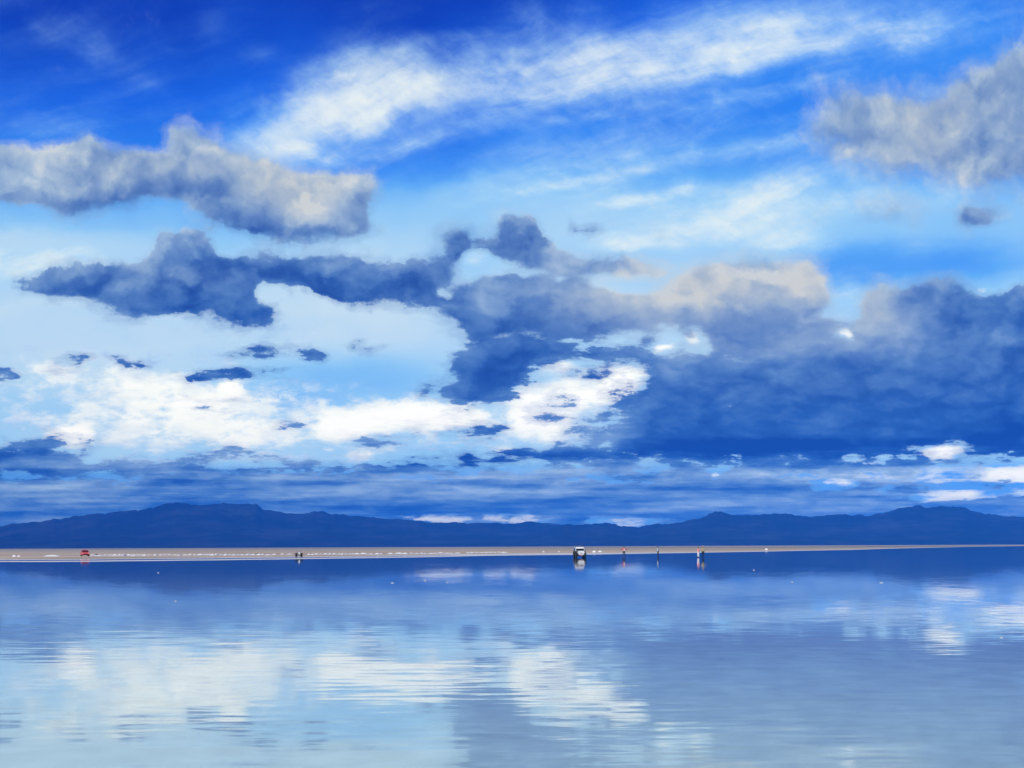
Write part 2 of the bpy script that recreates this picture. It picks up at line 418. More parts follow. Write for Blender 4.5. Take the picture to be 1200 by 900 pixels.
# --- grey and dark cumulus
dark = [
    # broad pale grey bank at the upper left
    ([(-40, 165), (0, 162), (18, 163), (36, 173), (52, 166), (78, 161), (110, 165), (140, 172), (165, 172), (182, 178), (206, 182), (197, 166), (188, 150), (196, 142), (216, 143), (240, 152), (257, 160), (258, 172), (286, 173), (302, 183), (330, 186), (350, 196), (380, 198), (405, 205), (416, 202), (441, 206), (446, 216), (441, 236), (430, 250), (436, 262), (453, 268), (450, 275), (425, 277), (405, 272), (385, 281), (350, 291), (330, 287), (300, 284), (285, 275), (250, 262), (235, 248), (215, 240), (185, 237), (150, 243), (105, 246), (85, 256), (70, 250), (55, 242), (30, 238), (10, 236), (-40, 241)], 1, 5, 4),
    # long dark bank under it
    ([(-10, 331), (20, 330), (45, 322), (60, 312), (80, 308), (115, 302), (150, 303), (178, 305), (177, 282), (190, 274), (215, 274), (240, 271), (250, 282), (242, 293), (250, 302), (268, 301), (280, 290), (295, 292), (330, 297), (360, 295), (398, 300), (440, 307), (480, 306), (520, 312), (524, 345), (510, 360), (485, 368), (480, 360), (455, 355), (425, 358), (410, 362), (390, 356), (370, 344), (350, 343), (335, 349), (322, 334), (312, 334), (318, 345), (300, 345), (292, 350), (322, 356), (331, 378), (300, 382), (275, 384), (258, 376), (225, 372), (180, 370), (150, 368), (120, 360), (95, 350), (70, 343), (40, 342), (10, 340)], 1, 4, 3),
    ([(503, 262), (520, 257), (545, 264), (566, 276), (588, 273), (592, 254), (604, 250), (622, 256), (634, 262), (650, 278), (654, 292), (690, 302), (722, 300), (760, 309), (794, 312), (780, 326), (735, 331), (690, 331), (650, 325), (610, 314), (580, 303), (558, 292), (551, 305), (545, 320), (530, 330), (520, 345), (505, 345), (517, 318), (517, 290)], 1, 4, 3),
    ([(480, 345), (500, 335), (520, 345), (532, 333), (560, 325), (600, 320), (640, 318), (680, 330), (720, 338), (740, 346), (765, 346), (800, 330), (830, 345), (800, 374), (770, 381), (735, 393), (715, 398), (680, 400), (660, 402), (640, 398), (600, 398), (560, 392), (552, 396), (540, 386), (525, 375), (510, 367), (490, 366)], 1, 4, 3),
    ([(545, 393), (560, 390), (600, 388), (640, 396), (665, 410), (688, 408), (668, 425), (622, 435), (612, 445), (600, 455), (586, 469), (575, 462), (562, 471), (540, 474), (520, 469), (508, 471), (515, 455), (525, 440), (532, 418), (543, 412), (541, 396)], 1, 4, 3),
    ([(486, 462), (492, 452), (503, 450), (507, 458), (500, 466)], .8, 4, 3),
    ([(635, 404), (665, 400), (690, 414), (720, 407), (745, 401), (765, 411), (800, 418), (860, 410), (860, 440), (765, 436), (740, 424), (715, 424), (700, 430), (672, 426), (650, 416)], 1, 4, 3),
    ([(675, 448), (690, 438), (706, 436), (714, 428), (722, 434), (714, 446), (695, 454)], .9, 4, 3),
    ([(614, 484), (640, 473), (664, 465), (678, 467), (675, 481), (652, 497), (626, 494)], .78, 8, 5),
    ([(652, 440), (672, 435), (690, 438), (672, 444)], .75, 4, 3),
    ([(742, 405), (748, 394), (760, 387), (772, 392), (774, 404)], .8, 5, 4),
    ([(783, 380), (794, 392), (812, 402), (818, 382)], .8, 5, 4),
    # warm grey bank right of the middle
    ([(735, 362), (760, 350), (790, 335), (800, 312), (825, 307), (855, 310), (860, 300), (880, 298), (905, 305), (930, 300), (950, 302), (960, 316), (968, 340), (976, 350), (960, 360), (945, 366), (940, 379), (952, 364), (976, 365), (1001, 372), (1002, 386), (985, 397), (950, 406), (900, 416), (880, 423), (840, 420), (826, 402), (812, 386), (815, 375), (780, 382), (750, 379)], 1, 5, 4),
    ([(690, 452), (775, 430), (790, 530), (655, 530), (690, 492)], .50, 16, 12),
    # great dark bank on the right
    ([(1003, 372), (1003, 350), (1010, 335), (1030, 327), (1055, 335), (1075, 328), (1085, 322), (1110, 328), (1125, 337), (1145, 341), (1165, 345), (1180, 335), (1200, 327), (1240, 325), (1240, 545), (1150, 530), (1100, 532), (1060, 535), (1000, 540), (940, 542), (900, 535), (860, 532), (800, 535), (750, 532), (700, 538), (640, 546), (600, 537), (650, 526), (700, 516), (735, 495), (743, 475), (752, 455), (760, 436), (770, 416), (800, 406), (830, 418), (880, 420), (930, 410), (965, 396), (990, 380)], 1, 5, 4),
    ([(960, 106), (1015, 98), (1040, 108), (1075, 108), (1108, 100), (1128, 88), (1146, 70), (1162, 60), (1182, 52), (1240, 38), (1240, 222), (1195, 212), (1160, 224), (1125, 215), (1090, 203), (1045, 206), (1000, 200), (975, 186), (970, 170), (940, 174), (925, 158), (950, 145), (985, 138), (990, 125), (962, 118)], .98, 15, 11),
    ([(955, 110), (1020, 90), (1130, 70), (1240, 30), (1240, 235), (1100, 220), (1000, 205), (940, 170)], .52, 20, 15),
    ([(947, 230), (960, 225), (978, 240), (975, 260), (955, 262)], .58, 10, 8),
    ([(1115, 245), (1140, 237), (1168, 238), (1178, 255), (1165, 270), (1130, 274), (1112, 262)], .68, 9, 7),
    ([(1010, 232), (1060, 225), (1100, 238), (1110, 262), (1080, 275), (1050, 262), (1000, 250)], .56, 14, 8),
    ([(658, 256), (668, 250), (676, 254), (676, 266), (688, 258), (706, 258), (721, 266), (716, 276), (690, 280), (664, 279)], .95, 4, 3),
    ([(757, 268), (765, 265), (782, 274), (776, 281), (760, 276)], .58, 5, 4),
    ([(718, 200), (735, 195), (760, 202), (770, 210), (745, 214), (722, 206)], .48, 8, 5),
    ([(58, 421), (75, 417), (110, 417), (108, 420), (90, 422), (100, 426), (80, 425), (66, 423)], 0.74, 5, 1.6),
    ([(122, 422), (130, 417), (136, 412), (146, 415), (152, 421), (178, 421), (184, 428), (170, 429), (150, 432), (138, 428)], 0.85, 5, 1.8),
    ([(186, 431), (200, 427), (216, 431), (205, 436)], 0.74, 5, 1.6),
    ([(212, 433), (226, 429), (255, 432), (285, 434), (318, 433), (345, 438), (300, 441), (285, 444), (250, 446), (222, 441)], 0.81, 6, 2),
    ([(-40, 427), (8, 428), (22, 433), (46, 434), (36, 438), (20, 446), (-40, 449)], 0.81, 6, 2.2),
    ([(40, 436), (66, 434), (112, 439), (96, 441), (60, 441)], 0.52, 7, 1.8),
    ([(255, 415), (285, 408), (300, 405), (310, 402), (320, 408), (335, 411), (362, 407), (376, 411), (392, 424), (400, 426), (372, 423), (330, 420), (296, 420), (280, 416)], 0.81, 5, 1.8),
    ([(395, 414), (410, 407), (412, 400), (418, 395), (428, 402), (440, 407), (454, 411), (438, 415), (424, 413), (408, 418)], 0.78, 5, 1.8),
    ([(390, 421), (412, 418), (430, 421), (420, 424)], 0.44, 7, 2),
    ([(198, 479), (225, 476), (260, 474), (285, 474), (300, 477), (280, 484), (250, 484), (220, 487)], 0.55, 8, 2.2),
    ([(190, 469), (204, 464), (220, 465), (214, 471), (198, 473)], 0.59, 6, 1.8),
    ([(320, 498), (336, 493), (346, 490), (358, 494), (372, 498), (352, 501), (336, 500)], 0.74, 5, 1.6),
    ([(112, 459), (128, 457), (145, 459), (128, 461)], 0.41, 6, 1.6),
    ([(495, 302), (530, 290), (548, 330), (505, 352)], .95, 8, 6),
    # low banks
    ([(-40, 520), (0, 523), (25, 516), (50, 511), (75, 518), (92, 528), (106, 545), (95, 560), (40, 562), (-40, 562)], .92, 7, 5),
    ([(70, 520), (110, 515), (125, 525), (110, 545), (80, 545)], .55, 8, 6),
    ([(95, 556), (120, 542), (180, 541), (225, 533), (245, 526), (270, 529), (278, 540), (300, 541), (340, 546), (360, 536), (385, 535), (400, 556), (95, 570)], .80, 12, 6),
    ([(395, 530), (415, 516), (450, 507), (490, 507), (505, 514), (480, 522), (430, 530)], .62, 9, 5),
    ([(660, 500), (700, 482), (740, 474), (760, 500), (740, 528), (680, 526), (655, 514)], .62, 12, 8),
    ([(500, 514), (540, 500), (576, 498), (600, 510), (565, 518), (515, 518)], .85, 8, 4),
    ([(400, 558), (440, 547), (500, 541), (560, 535), (620, 530), (640, 537), (590, 549), (520, 553), (450, 560)], 1, 6, 3),
    ([(-40, 562), (300, 552), (600, 545), (800, 536), (1240, 540), (1240, 720), (-40, 720)], 1.0, 30, 8),
]
for pts, v, sx, sh in dark:
    P(C, pts, v, sx, sh)
for pts, v in [([(826, 463), (826, 456), (842, 454), (846, 465)], .50), ([(854, 457), (860, 444), (876, 443), (874, 456)], .50), ([(838, 470), (852, 466), (868, 480), (850, 484)], .50),
               ([(866, 480), (880, 476), (884, 486), (870, 488)], .50), ([(976, 393), (982, 383), (993, 382), (1005, 391), (996, 397), (985, 391)], 1), ([(1142, 343), (1150, 337), (1162, 342), (1155, 348)], 1),
               ([(760, 415), (766, 404), (780, 400), (795, 404), (786, 413)], 1), ([(940, 380), (945, 366), (975, 361), (1001, 369), (995, 374), (955, 367)], .7),
               ([(516, 343), (524, 335), (532, 340), (528, 350), (518, 350)], .8), ([(645, 325), (660, 322), (665, 330), (650, 332)], .5), ([(1072, 531), (1108, 521), (1138, 521), (1128, 533), (1104, 542)], 1.0),
               ([(690, 325), (735, 330), (768, 327), (760, 342), (730, 346), (698, 337)], .9), ([(262, 276), (280, 278), (300, 287), (296, 298), (268, 298), (254, 288)], .9), ([(335, 288), (352, 292), (380, 284), (384, 296), (350, 296), (332, 297)], .85), ([(300, 330), (318, 334), (324, 348), (312, 356), (296, 350)], .8), ([(550, 292), (575, 300), (600, 312), (590, 322), (560, 326), (545, 322)], .8), ([(655, 396), (690, 402), (735, 396), (742, 403), (715, 407), (690, 412), (668, 404)], .8),
               ([(460, 604), (510, 605), (552, 606), (556, 613), (520, 615), (490, 613)], 1.0), ([(553, 611), (562, 605), (600, 606), (616, 601), (636, 605), (652, 615), (590, 616)], .95),
               ([(675, 613), (710, 606), (760, 607), (772, 613), (745, 620), (718, 616)], .92), ([(948, 568), (972, 559), (1022, 561), (1000, 572), (965, 574)], .95),
               ([(1143, 564), (1152, 551), (1240, 550), (1240, 564), (1190, 567)], 1.0), ([(1065, 563), (1080, 553), (1115, 552), (1125, 563), (1090, 566)], .8),
               ([(1070, 585), (1108, 571), (1140, 568), (1162, 575), (1190, 564), (1240, 559), (1240, 583), (1180, 581), (1110, 591), (1080, 591)], .9), ([(824, 561), (836, 551), (850, 560)], .9),
               ([(400, 536), (430, 524), (500, 521), (600, 521), (615, 530), (540, 534), (470, 540), (420, 548)], .6),
               ([(985, 541), (1040, 534), (1045, 544), (985, 549)], .85)]:
    C *= 1 - blur(inside(pts), 5, 3.5 if pts[0][1] < 545 else 1.6) * min(v * 1.1, 1)
# --- light and warmth inside those banks
for cx, cy, rx, ry, an, l, w, k in [
    (1010, 470, 270, 75, 0, .20, .02, 1), (1060, 405, 160, 28, 0, .42, .40, .95), (930, 438, 100, 18, -6, .44, .30, .85), (1120, 455, 90, 14, -5, .36, .1, .7),
    (210, 205, 270, 50, -6, .62, .70, 1), (345, 238, 58, 42, -25, .96, .95, .95), (110, 215, 80, 22, 0, .78, .8, .8), (20, 215, 60, 35, 0, .55, .35, .8), (10, 168, 40, 8, 0, .8, .8, .6),
    (290, 272, 110, 18, -12, .30, .25, .9), (420, 262, 40, 18, 0, .45, .35, .8), (90, 248, 40, 12, 0, .48, .4, .8), (225, 158, 36, 18, 0, .62, .55, .7), (240, 240, 60, 14, -10, .5, .4, .7),
    (240, 335, 260, 40, 0, .34, .18, 1), (190, 320, 80, 13, 0, .40, .45, .9), (90, 318, 60, 12, 0, .36, .3, .7), (280, 370, 60, 16, 0, .20, .05, .9), (420, 330, 80, 20, 0, .30, .15, .8), (520, 320, 30, 40, 0, .42, .45, .7), (490, 345, 30, 14, 0, .34, .3, .6),
    (600, 290, 90, 28, -15, .36, .35, .9), (625, 290, 40, 14, 0, .45, .5, .7), (720, 315, 60, 12, 0, .32, .2, .7), (610, 360, 90, 30, 0, .36, .28, .9), (600, 330, 50, 12, 0, .36, .3, .5), (692, 365, 48, 22, 0, .64, .8, .9),
    (870, 340, 120, 50, 0, .66, .85, 1), (812, 338, 66, 30, 0, 1.12, 1, 1), (945, 330, 26, 26, 0, 1.1, 1, .95), (880, 310, 25, 10, 0, .55, .6, .7), (870, 398, 75, 24, 0, .54, .65, .9), (970, 372, 40, 14, 0, .5, .5, .8), (760, 365, 30, 16, 0, .7, .8, .8),
    (570, 430, 60, 40, 0, .36, .14, .9), (590, 400, 40, 12, 0, .36, .25, .6), (545, 455, 40, 20, 0, .27, .05, .7), (700, 412, 60, 10, 0, .32, .1, .8), (645, 480, 30, 10, 0, .26, .05, .9),
    (1032, 355, 38, 26, 0, 1.05, 1, .95), (1090, 345, 50, 20, 0, .46, .4, .8), (1190, 370, 60, 40, 0, .22, .1, .8), (1140, 440, 60, 20, 0, .34, .15, .7), (830, 440, 60, 20, 0, .30, .12, .6), (960, 430, 90, 12, 0, .28, .05, .5),
    (1000, 525, 240, 11, 0, .04, 0, .95), (1180, 505, 90, 24, -5, .03, 0, .8), (780, 530, 120, 8, 0, .05, 0, .9), (900, 505, 120, 7, 0, .32, .05, .6), (1120, 485, 60, 10, 0, .30, .05, .5),
    (1100, 150, 170, 75, 0, .78, .78, 1), (1095, 150, 36, 26, 0, .80, .9, .8), (1170, 100, 30, 40, 0, .72, .7, .7), (1160, 165, 30, 16, 0, .62, .5, .7), (1010, 150, 30, 20, 0, .72, .55, .6),
    (1060, 250, 120, 24, 0, .62, .6, .95), (1145, 255, 28, 16, 0, .5, .55, .9), (960, 244, 20, 18, 0, .62, .5, .8), (690, 268, 40, 14, 0, .38, .35, .9), (770, 273, 20, 10, 0, .5, .4, .8), (745, 204, 30, 10, 0, .55, .6, .9),
    (200, 430, 240, 18, 0, .18, 0, .9), (330, 413, 70, 8, 0, .26, .1, .9), (420, 407, 30, 10, 0, .26, .1, .9), (240, 480, 60, 8, 0, .42, .1, .9), (345, 496, 20, 6, 0, .3, 0, .9),
    (40, 540, 80, 18, 0, .30, .02, 1), (40, 556, 80, 5, 0, .12, 0, .9), (90, 530, 30, 10, 0, .42, .05, .6), (300, 552, 250, 9, 0, .26, .02, .8), (290, 535, 60, 8, 0, .40, .05, .7), (170, 545, 60, 5, 0, .42, .05, .7),
    (700, 505, 40, 20, 0, .58, .1, .95), (1000, 553, 260, 9, 0, .58, .06, .95), (740, 557, 150, 6, 0, .54, .05, .85), (470, 566, 120, 4, 0, .46, .05, .7), (250, 530, 60, 6, 0, .55, .05, .8), (440, 518, 60, 10, 0, .5, .05, .9), (250, 561, 240, 5, 0, .36, .02, .7),
    (555, 509, 50, 9, 0, .20, 0, .95), (450, 512, 50, 5, 0, .42, .05, .8), (520, 545, 110, 8, 4, .12, 0, .95),
    (340, 574, 170, 8, 0, .16, 0, .8), (80, 578, 120, 10, 0, .26, 0, .7), (300, 590, 60, 4, 0, .3, 0, .7), (500, 568, 120, 5, 0, .34, .05, .7), (680, 566, 80, 7, 0, .42, .05, .7), (1000, 580, 160, 7, 0, .32, .02, .6), (900, 555, 60, 5, 0, .36, .02, .7), (830, 548, 70, 4, 0, .42, .05, .8), (620, 595, 160, 7, 0, .18, 0, .8), (1100, 600, 140, 8, 0, .18, 0, .8), (440, 590, 60, 9, 0, .26, 0, .7), (840, 590, 100, 10, 0, .2, 0, .7), (60, 600, 120, 8, 0, .24, 0, .8),
]:
    m_ = soft(cx, cy, rx, ry, an) ** 0.8 * k
    mixin(L, m_, l)
    mixin(W, m_, w)
C *= 1 - .42 * soft(1100, 562, 140, 20)
C *= 1 - .30 * soft(690, 561, 160, 9)
C *= 1 - .40 * soft(650, 610, 190, 5)
C *= 1 - .25 * soft(470, 552, 90, 5)
C *= 1 - .30 * soft(980, 551, 230, 6)
Cw = blur(np.clip(C, 0, 1), 26, 15)
Cm = blur(np.clip(C, 0, 1), 12, 9)
up = np.roll(Cm, -5, axis=0); dn = np.roll(Cm, 5, axis=0)     # 20 px above / below
fade = np.clip((HH - 60) / 60, 0, 1)
L += fade * C * (0.16 * (dn - up) + 0.20 * (0.80 - Cw))
C[:] = 0.80 * C + 0.20 * Cw
#CLOUDS_END
C = np.clip(C, 0, 1); H = np.clip(H, 0, 1); B = np.clip(B, 0, 1); L = np.clip(L, 0, 1); W = np.clip(W, 0, 1); T = np.clip(T, 0, 1)


def row(f, h):
    t_ = np.clip((h - GH[0]) / 4.0, 0, len(GH) - 1.001)
    i = int(t_)
    return f[i] * (1 - (t_ - i)) + f[i + 1] * (t_ - i)


def curve_points(cm, ys):
    """fill one curve with the few points that follow ys to within a small error"""
    xs = np.linspace(0, 1, len(ys))
    keep = {0, len(ys) - 1}
    stack = [(0, len(ys) - 1)]
    while stack:
        a, b = stack.pop()
        if b - a < 2:
            continue
        seg = ys[a] + (ys[b] - ys[a]) * (xs[a:b + 1] - xs[a]) / (xs[b] - xs[a])
        e = np.abs(ys[a:b + 1] - seg)
        i = int(e.argmax())
        if e[i] > 0.012:
            keep.add(a + i)
            stack += [(a, a + i), (a + i, b)]
    ks = sorted(keep)
    pts = cm.points
    pts[0].location = (0.0, float(ys[0]))
    pts[1].location = (1.0, float(ys[-1]))
    for k in ks[1:-1]:
        pts.new(float(xs[k]), float(ys[k]))
    for p in pts:
        p.handle_type = 'VECTOR'


# ------------------------------------------------------------------ the world shader
SUN_EL, SUN_AZ = R(38), R(215)          # azimuth clockwise from the view direction: behind the camera, to the left
STR = 0.10
wd = bpy.data.worlds.new('World')
S.world = wd
wd.use_nodes = True
wt = wd.node_tree
wt.nodes.clear()
t = NT(wt)
geo = t.node('ShaderNodeTexCoord')
dx, dy, dz = t.sep(geo.outputs['Generated'])[:3]
ay = t.m('MAXIMUM', t.m('ABSOLUTE', dy), 0.06)
U = t.m('DIVIDE', dx, ay)
V = t.m('DIVIDE', t.m('ABSOLUTE', dz), ay)
# coordinates for the noise: flatter and flatter towards the horizon
vv = t.m('MULTIPLY', t.m('LOGARITHM', t.m('ADD', V, 0.07), math.e), 0.36)
side = t.m('MULTIPLY', t.m('GREATER_THAN', dy, 0.0), 3.0)
q = t.comb(U, vv, side)
n1f, n1c = t.noise(q, 9.0, 6.0, 0.55)
n1 = t.sepc(n1c)
n4f, n4c = t.noise(q, 30.0, 5.0, 0.6)
n4 = t.sepc(n4c)
flat = t.ss(V, 0.0, 0.22, 0.16, 1.0, 'LINEAR')
wx = t.m('ADD', t.m('MULTIPLY', t.m('SUBTRACT', n1[0], 0.5), 26.0), t.m('MULTIPLY', t.m('SUBTRACT', n4[0], 0.5), 22.0))
wy = t.m('MULTIPLY', t.m('ADD', t.m('MULTIPLY', t.m('SUBTRACT', n1[1], 0.5), 22.0), t.m('MULTIPLY', t.m('SUBTRACT', n4[1], 0.5), 18.0)), flat)
lx = t.m('MULTIPLY_ADD', U, F, t.m('ADD', wx, 600.0 + 40.0))
u01 = t.m('DIVIDE', lx, 1280.0, clamp=True)
hp = t.m('MULTIPLY_ADD', V, F, wy)
rowc = t.node('ShaderNodeFloatCurve')
rc = rowc.mapping.curves[0]
rc.points[0].location = (0, 0); rc.points[1].location = (1, 1)
for i_, h_ in enumerate(ROWS[1:-1], 1):
    rc.points.new(h_ / ROWS[-1], i_ / (len(ROWS) - 1))
for p_ in rc.points:
    p_.handle_type = 'VECTOR'
rowc.mapping.update()
t.put(rowc.inputs['Value'], t.m('DIVIDE', hp, float(ROWS[-1]), clamp=True))
ri = t.m('MULTIPLY', rowc.outputs[0], float(len(ROWS) - 1))
ucol = t.comb(u01, u01, u01)
accA = accB = None
for i_, h_ in enumerate(ROWS):
    outs = []
    for fs in ((C, L, W), (T, H, B)):
        n = t.node('ShaderNodeRGBCurve')
        n.mapping.use_clip = True
        for ci, f in enumerate(fs):
            curve_points(n.mapping.curves[ci], row(f, h_))
        n.mapping.update()
        t.put(n.inputs['Color'], ucol)
        outs.append(n.outputs[0])
    if i_ == 0:
        accA, accB = outs
    else:
        k = t.m('SUBTRACT', ri, float(i_ - 1), clamp=True)
        accA = t.mix(k, accA, outs[0])
        accB = t.mix(k, accB, outs[1])
fC, fL, fW = t.sepc(accA)[:3]
fT, fH, fB = t.sepc(accB)[:3]

# fine structure
puff, _ = t.noise(q, 34.0, 10.0, 0.64)
mid, _ = t.noise(q, 13.0, 6.0, 0.56)
mid2, _ = t.noise(t.vm('ADD', q, (0.012, 0.030, 0.0)), 13.0, 6.0, 0.56)
fine2, _ = t.noise(t.vm('ADD', q, (0.002, 0.006, 0.0)), 34.0, 8.0, 0.64)
big, _ = t.noise(q, 7.0, 3.0, 0.5)
band, _ = t.noise(t.comb(t.m('MULTIPLY', U, 5.0), t.m('MULTIPLY', V, 75.0), side), 1.0, 7.0, 0.60)
wide, _ = t.noise(t.comb(t.m('MULTIPLY', U, 2.2), t.m('MULTIPLY', V, 34.0), t.m('ADD', side, 2.0)), 1.0, 6.0, 0.55)
low = t.ss(V, 0.055, 0.10, 1.0, 0.0)
n4v = t.vm('SCALE', t.vm('SUBTRACT', n4c, (0.5, 0.5, 0.5)), scale=0.045)
n1v = t.vm('SCALE', t.vm('SUBTRACT', n1c, (0.5, 0.5, 0.5)), scale=0.05)
qb = t.vm('ADD', t.vm('ADD', q, n4v), n1v)


def billow(vec):
    v_ = t.node('ShaderNodeTexVoronoi', feature='SMOOTH_F1', voronoi_dimensions='2D')
    t.put(v_.inputs['Vector'], vec)
    for k_, x_ in (('Scale', 12.0), ('Detail', 2.0), ('Roughness', 0.55), ('Lacunarity', 2.3), ('Smoothness', 0.45)):
        v_.inputs[k_].default_value = x_
    return v_.outputs['Distance']


bil = billow(qb)
bil2 = billow(t.vm('ADD', qb, (-0.008, 0.014, 0.0)))
lit = t.m('SUBTRACT', bil2, bil)
relief = t.m('MULTIPLY', t.ss(V, 0.09, 0.27, 0.55, 1.0), t.m('ADD', t.m('MULTIPLY', t.m('SUBTRACT', puff, fine2), 0.30), t.m('ADD', t.m('MULTIPLY', t.m('SUBTRACT', mid, mid2), 0.35), t.m('MULTIPLY', lit, t.ss(V, 0.12, 0.3, 0.30, 0.46)))))
# clear sky: the Sky Texture, graded, with the tone of the air over it
sky = t.node('ShaderNodeTexSky', sky_type='NISHITA', sun_disc=False, sun_elevation=SUN_EL, sun_rotation=SUN_AZ, altitude=3650.0)
sky.air_density = 1.0; sky.dust_density = 0.6; sky.ozone_density = 1.5
fT2 = t.m('ADD', fT, t.m('MULTIPLY', t.m('SUBTRACT', big, 0.5), 0.22))
K = 1.0 / STR
tones = [(0.0, (10, 50, 172)), (.12, (14, 62, 190)), (.30, (26, 100, 232)), (.46, (52, 138, 250)), (.62, (98, 175, 253)), (.78, (152, 208, 253)), (.90, (190, 225, 250)), (1.0, (214, 234, 247))]
air = t.vm('SCALE', t.ramp(fT2, [(p, lin(c)) for p, c in tones]), scale=K)
out_of = t.m('MAXIMUM', t.ss(t.m('ABSOLUTE', U), 0.44, 0.9), t.ss(V, 0.48, 0.8))
hs = t.node('ShaderNodeHueSaturation')
hs.inputs['Saturation'].default_value = 1.35
hs.inputs['Value'].default_value = 1.0
t.put(hs.inputs['Color'], sky.outputs[0])
clear = t.mix(t.m('MULTIPLY_ADD', out_of, 0.75, 0.06), air, hs.outputs[0])
# high veil: streaks that fan up to the right
ca, sa = math.cos(R(20)), math.sin(R(20))
su = t.m('ADD', t.m('MULTIPLY', U, ca), t.m('MULTIPLY', V, sa))
sv = t.m('SUBTRACT', t.m('MULTIPLY', V, ca), t.m('MULTIPLY', U, sa))
curl = t.m('SUBTRACT', n1[2], 0.5)
sq = t.comb(t.m('MULTIPLY_ADD', curl, 1.0, t.m('MULTIPLY', su, 6.0)), t.m('MULTIPLY_ADD', t.m('SUBTRACT', n1[0], 0.5), 1.3, t.m('MULTIPLY', sv, 15.0)), side)
streak, _ = t.noise(sq, 1.3, 8.0, 0.58, 0.0)
cb, sb_ = math.cos(R(11)), math.sin(R(11))
wq = t.comb(t.m('MULTIPLY_ADD', curl, 0.5, t.m('MULTIPLY', t.m('ADD', t.m('MULTIPLY', U, cb), t.m('MULTIPLY', V, sb_)), 2.2)), t.m('MULTIPLY_ADD', curl, 0.7, t.m('MULTIPLY', t.m('SUBTRACT', t.m('MULTIPLY', V, cb), t.m('MULTIPLY', U, sb_)), 13.0)), t.m('ADD', side, 4.0))
sweep, _ = t.noise(wq, 1.5, 8.0, 0.58, 0.25)
fib, _ = t.noise(t.comb(t.m('MULTIPLY', t.m('ADD', su, t.m('MULTIPLY', sv, 0.7)), 60.0), t.m('MULTIPLY', t.m('SUBTRACT', sv, t.m('MULTIPLY', su, 0.7)), 14.0), side), 1.0, 4.0, 0.6)
wisp = t.m('ADD', t.m('MULTIPLY', t.m('SUBTRACT', streak, 0.50), 1.1), t.m('ADD', t.m('MULTIPLY', t.m('SUBTRACT', puff, 0.5), 0.25), t.m('MULTIPLY', t.m('SUBTRACT', fib, 0.5), 0.35)))
high = t.ss(V, 0.10, 0.24, 0.6, 1.0)
hv = t.m('ADD', fH, t.m('MULTIPLY', wisp, t.ss(fH, 0.0, 0.5, 0.30, 0.9)))
hv = t.m('ADD', hv, t.m('MULTIPLY', t.m('MULTIPLY', t.m('SUBTRACT', sweep, 0.50), high), t.ss(fT, 0.05, 0.5, 0.7, 1.6)))
veil = t.ss(hv, 0.0, 1.12)
c_veil = t.vm('SCALE', t.ramp(veil, [(0.0, lin((120, 188, 254))), (.5, lin((176, 219, 252))), (.8, lin((218, 238, 248))), (1.0, lin((240, 247, 246)))]), scale=K)
s1 = t.mix(veil, clear, c_veil)
# white cumulus
bv = t.m('ADD', fB, t.m('MULTIPLY', t.m('SUBTRACT', puff, 0.5), t.ss(fB, 0.0, 0.3, 0.5, 1.8)))
bv = t.m('ADD', bv, t.m('MULTIPLY', t.m('MULTIPLY', t.m('SUBTRACT', band, 0.5), low), t.ss(fB, 0.0, 0.3, 0.3, 2.4)))
whit = t.ss(bv, 0.20, 0.66)
bl = t.m('ADD', t.m('MULTIPLY_ADD', relief, 1.8, 0.06), fB)
c_white = t.vm('SCALE', t.ramp(t.ss(bl, 0.15, 0.95, kind='LINEAR'), [(0.0, lin((160, 195, 238))), (.45, lin((222, 234, 240))), (.75, lin((247, 250, 244))), (1.0, lin((255, 255, 250)))]), scale=K * 1.12)
s2 = t.mix(whit, s1, c_white)
# grey and dark cumulus
bump = t.m('SUBTRACT', 0.52, bil)
edge = t.m('ADD', t.m('MULTIPLY', t.m('SUBTRACT', puff, 0.5), 1.25), t.m('MULTIPLY', t.m('SUBTRACT', mid, 0.5), 0.9))
edge = t.m('MULTIPLY_ADD', bump, 0.55, edge)
flatn, _ = t.noise(t.comb(t.m('MULTIPLY', U, 24.0), t.m('MULTIPLY', V, 85.0), t.m('ADD', side, 1.0)), 1.0, 8.0, 0.66)
edge = t.ss(t.ss(V, 0.12, 0.23, 1.0, 0.0), 0.0, 1.0, edge, t.m('ADD', t.m('MULTIPLY', t.m('SUBTRACT', flatn, 0.5), 1.9), t.m('MULTIPLY', t.m('SUBTRACT', puff, 0.5), 1.1)), 'LINEAR')
cv = t.m('ADD', fC, t.m('MULTIPLY', edge, t.m('MULTIPLY', t.ss(fC, 0.0, 0.25, 0.45, 1.2), t.m('MULTIPLY', t.ss(fC, 0.70, 1.0, 1.0, 0.45), t.ss(fW, 0.15, 0.7, 1.0, 0.50)))))
cv = t.m('ADD', cv, t.m('MULTIPLY', t.m('MULTIPLY', t.m('SUBTRACT', band, 0.5), low), 0.45))
core = t.ss(cv, t.ss(fW, 0.1, 0.6, 0.30, 0.20), t.m('ADD', t.ss(fW, 0.1, 0.6, 0.44, 0.60), t.ss(mid, 0.42, 0.62, 0.0, 0.30)))
halo = t.ss(cv, 0.04, 0.40)
dens = t.m('MAXIMUM', core, t.m('MULTIPLY', halo, 0.34))
lv = t.m('ADD', t.m('MULTIPLY_ADD', t.m('MULTIPLY_ADD', bump, 0.10, relief), 1.2, fL), t.m('MULTIPLY', t.m('SUBTRACT', big, 0.5), 0.40))
lv = t.m('ADD', lv, t.m('MULTIPLY', t.m('MULTIPLY', t.m('ADD', t.m('MULTIPLY', t.m('SUBTRACT', band, 0.46), 1.9), t.m('MULTIPLY', t.m('SUBTRACT', wide, 0.48), 1.5)), low), 1.0))
thin = t.ss(cv, 0.20, 0.80, 0.22, 0.0)
lv = t.m('ADD', lv, thin)
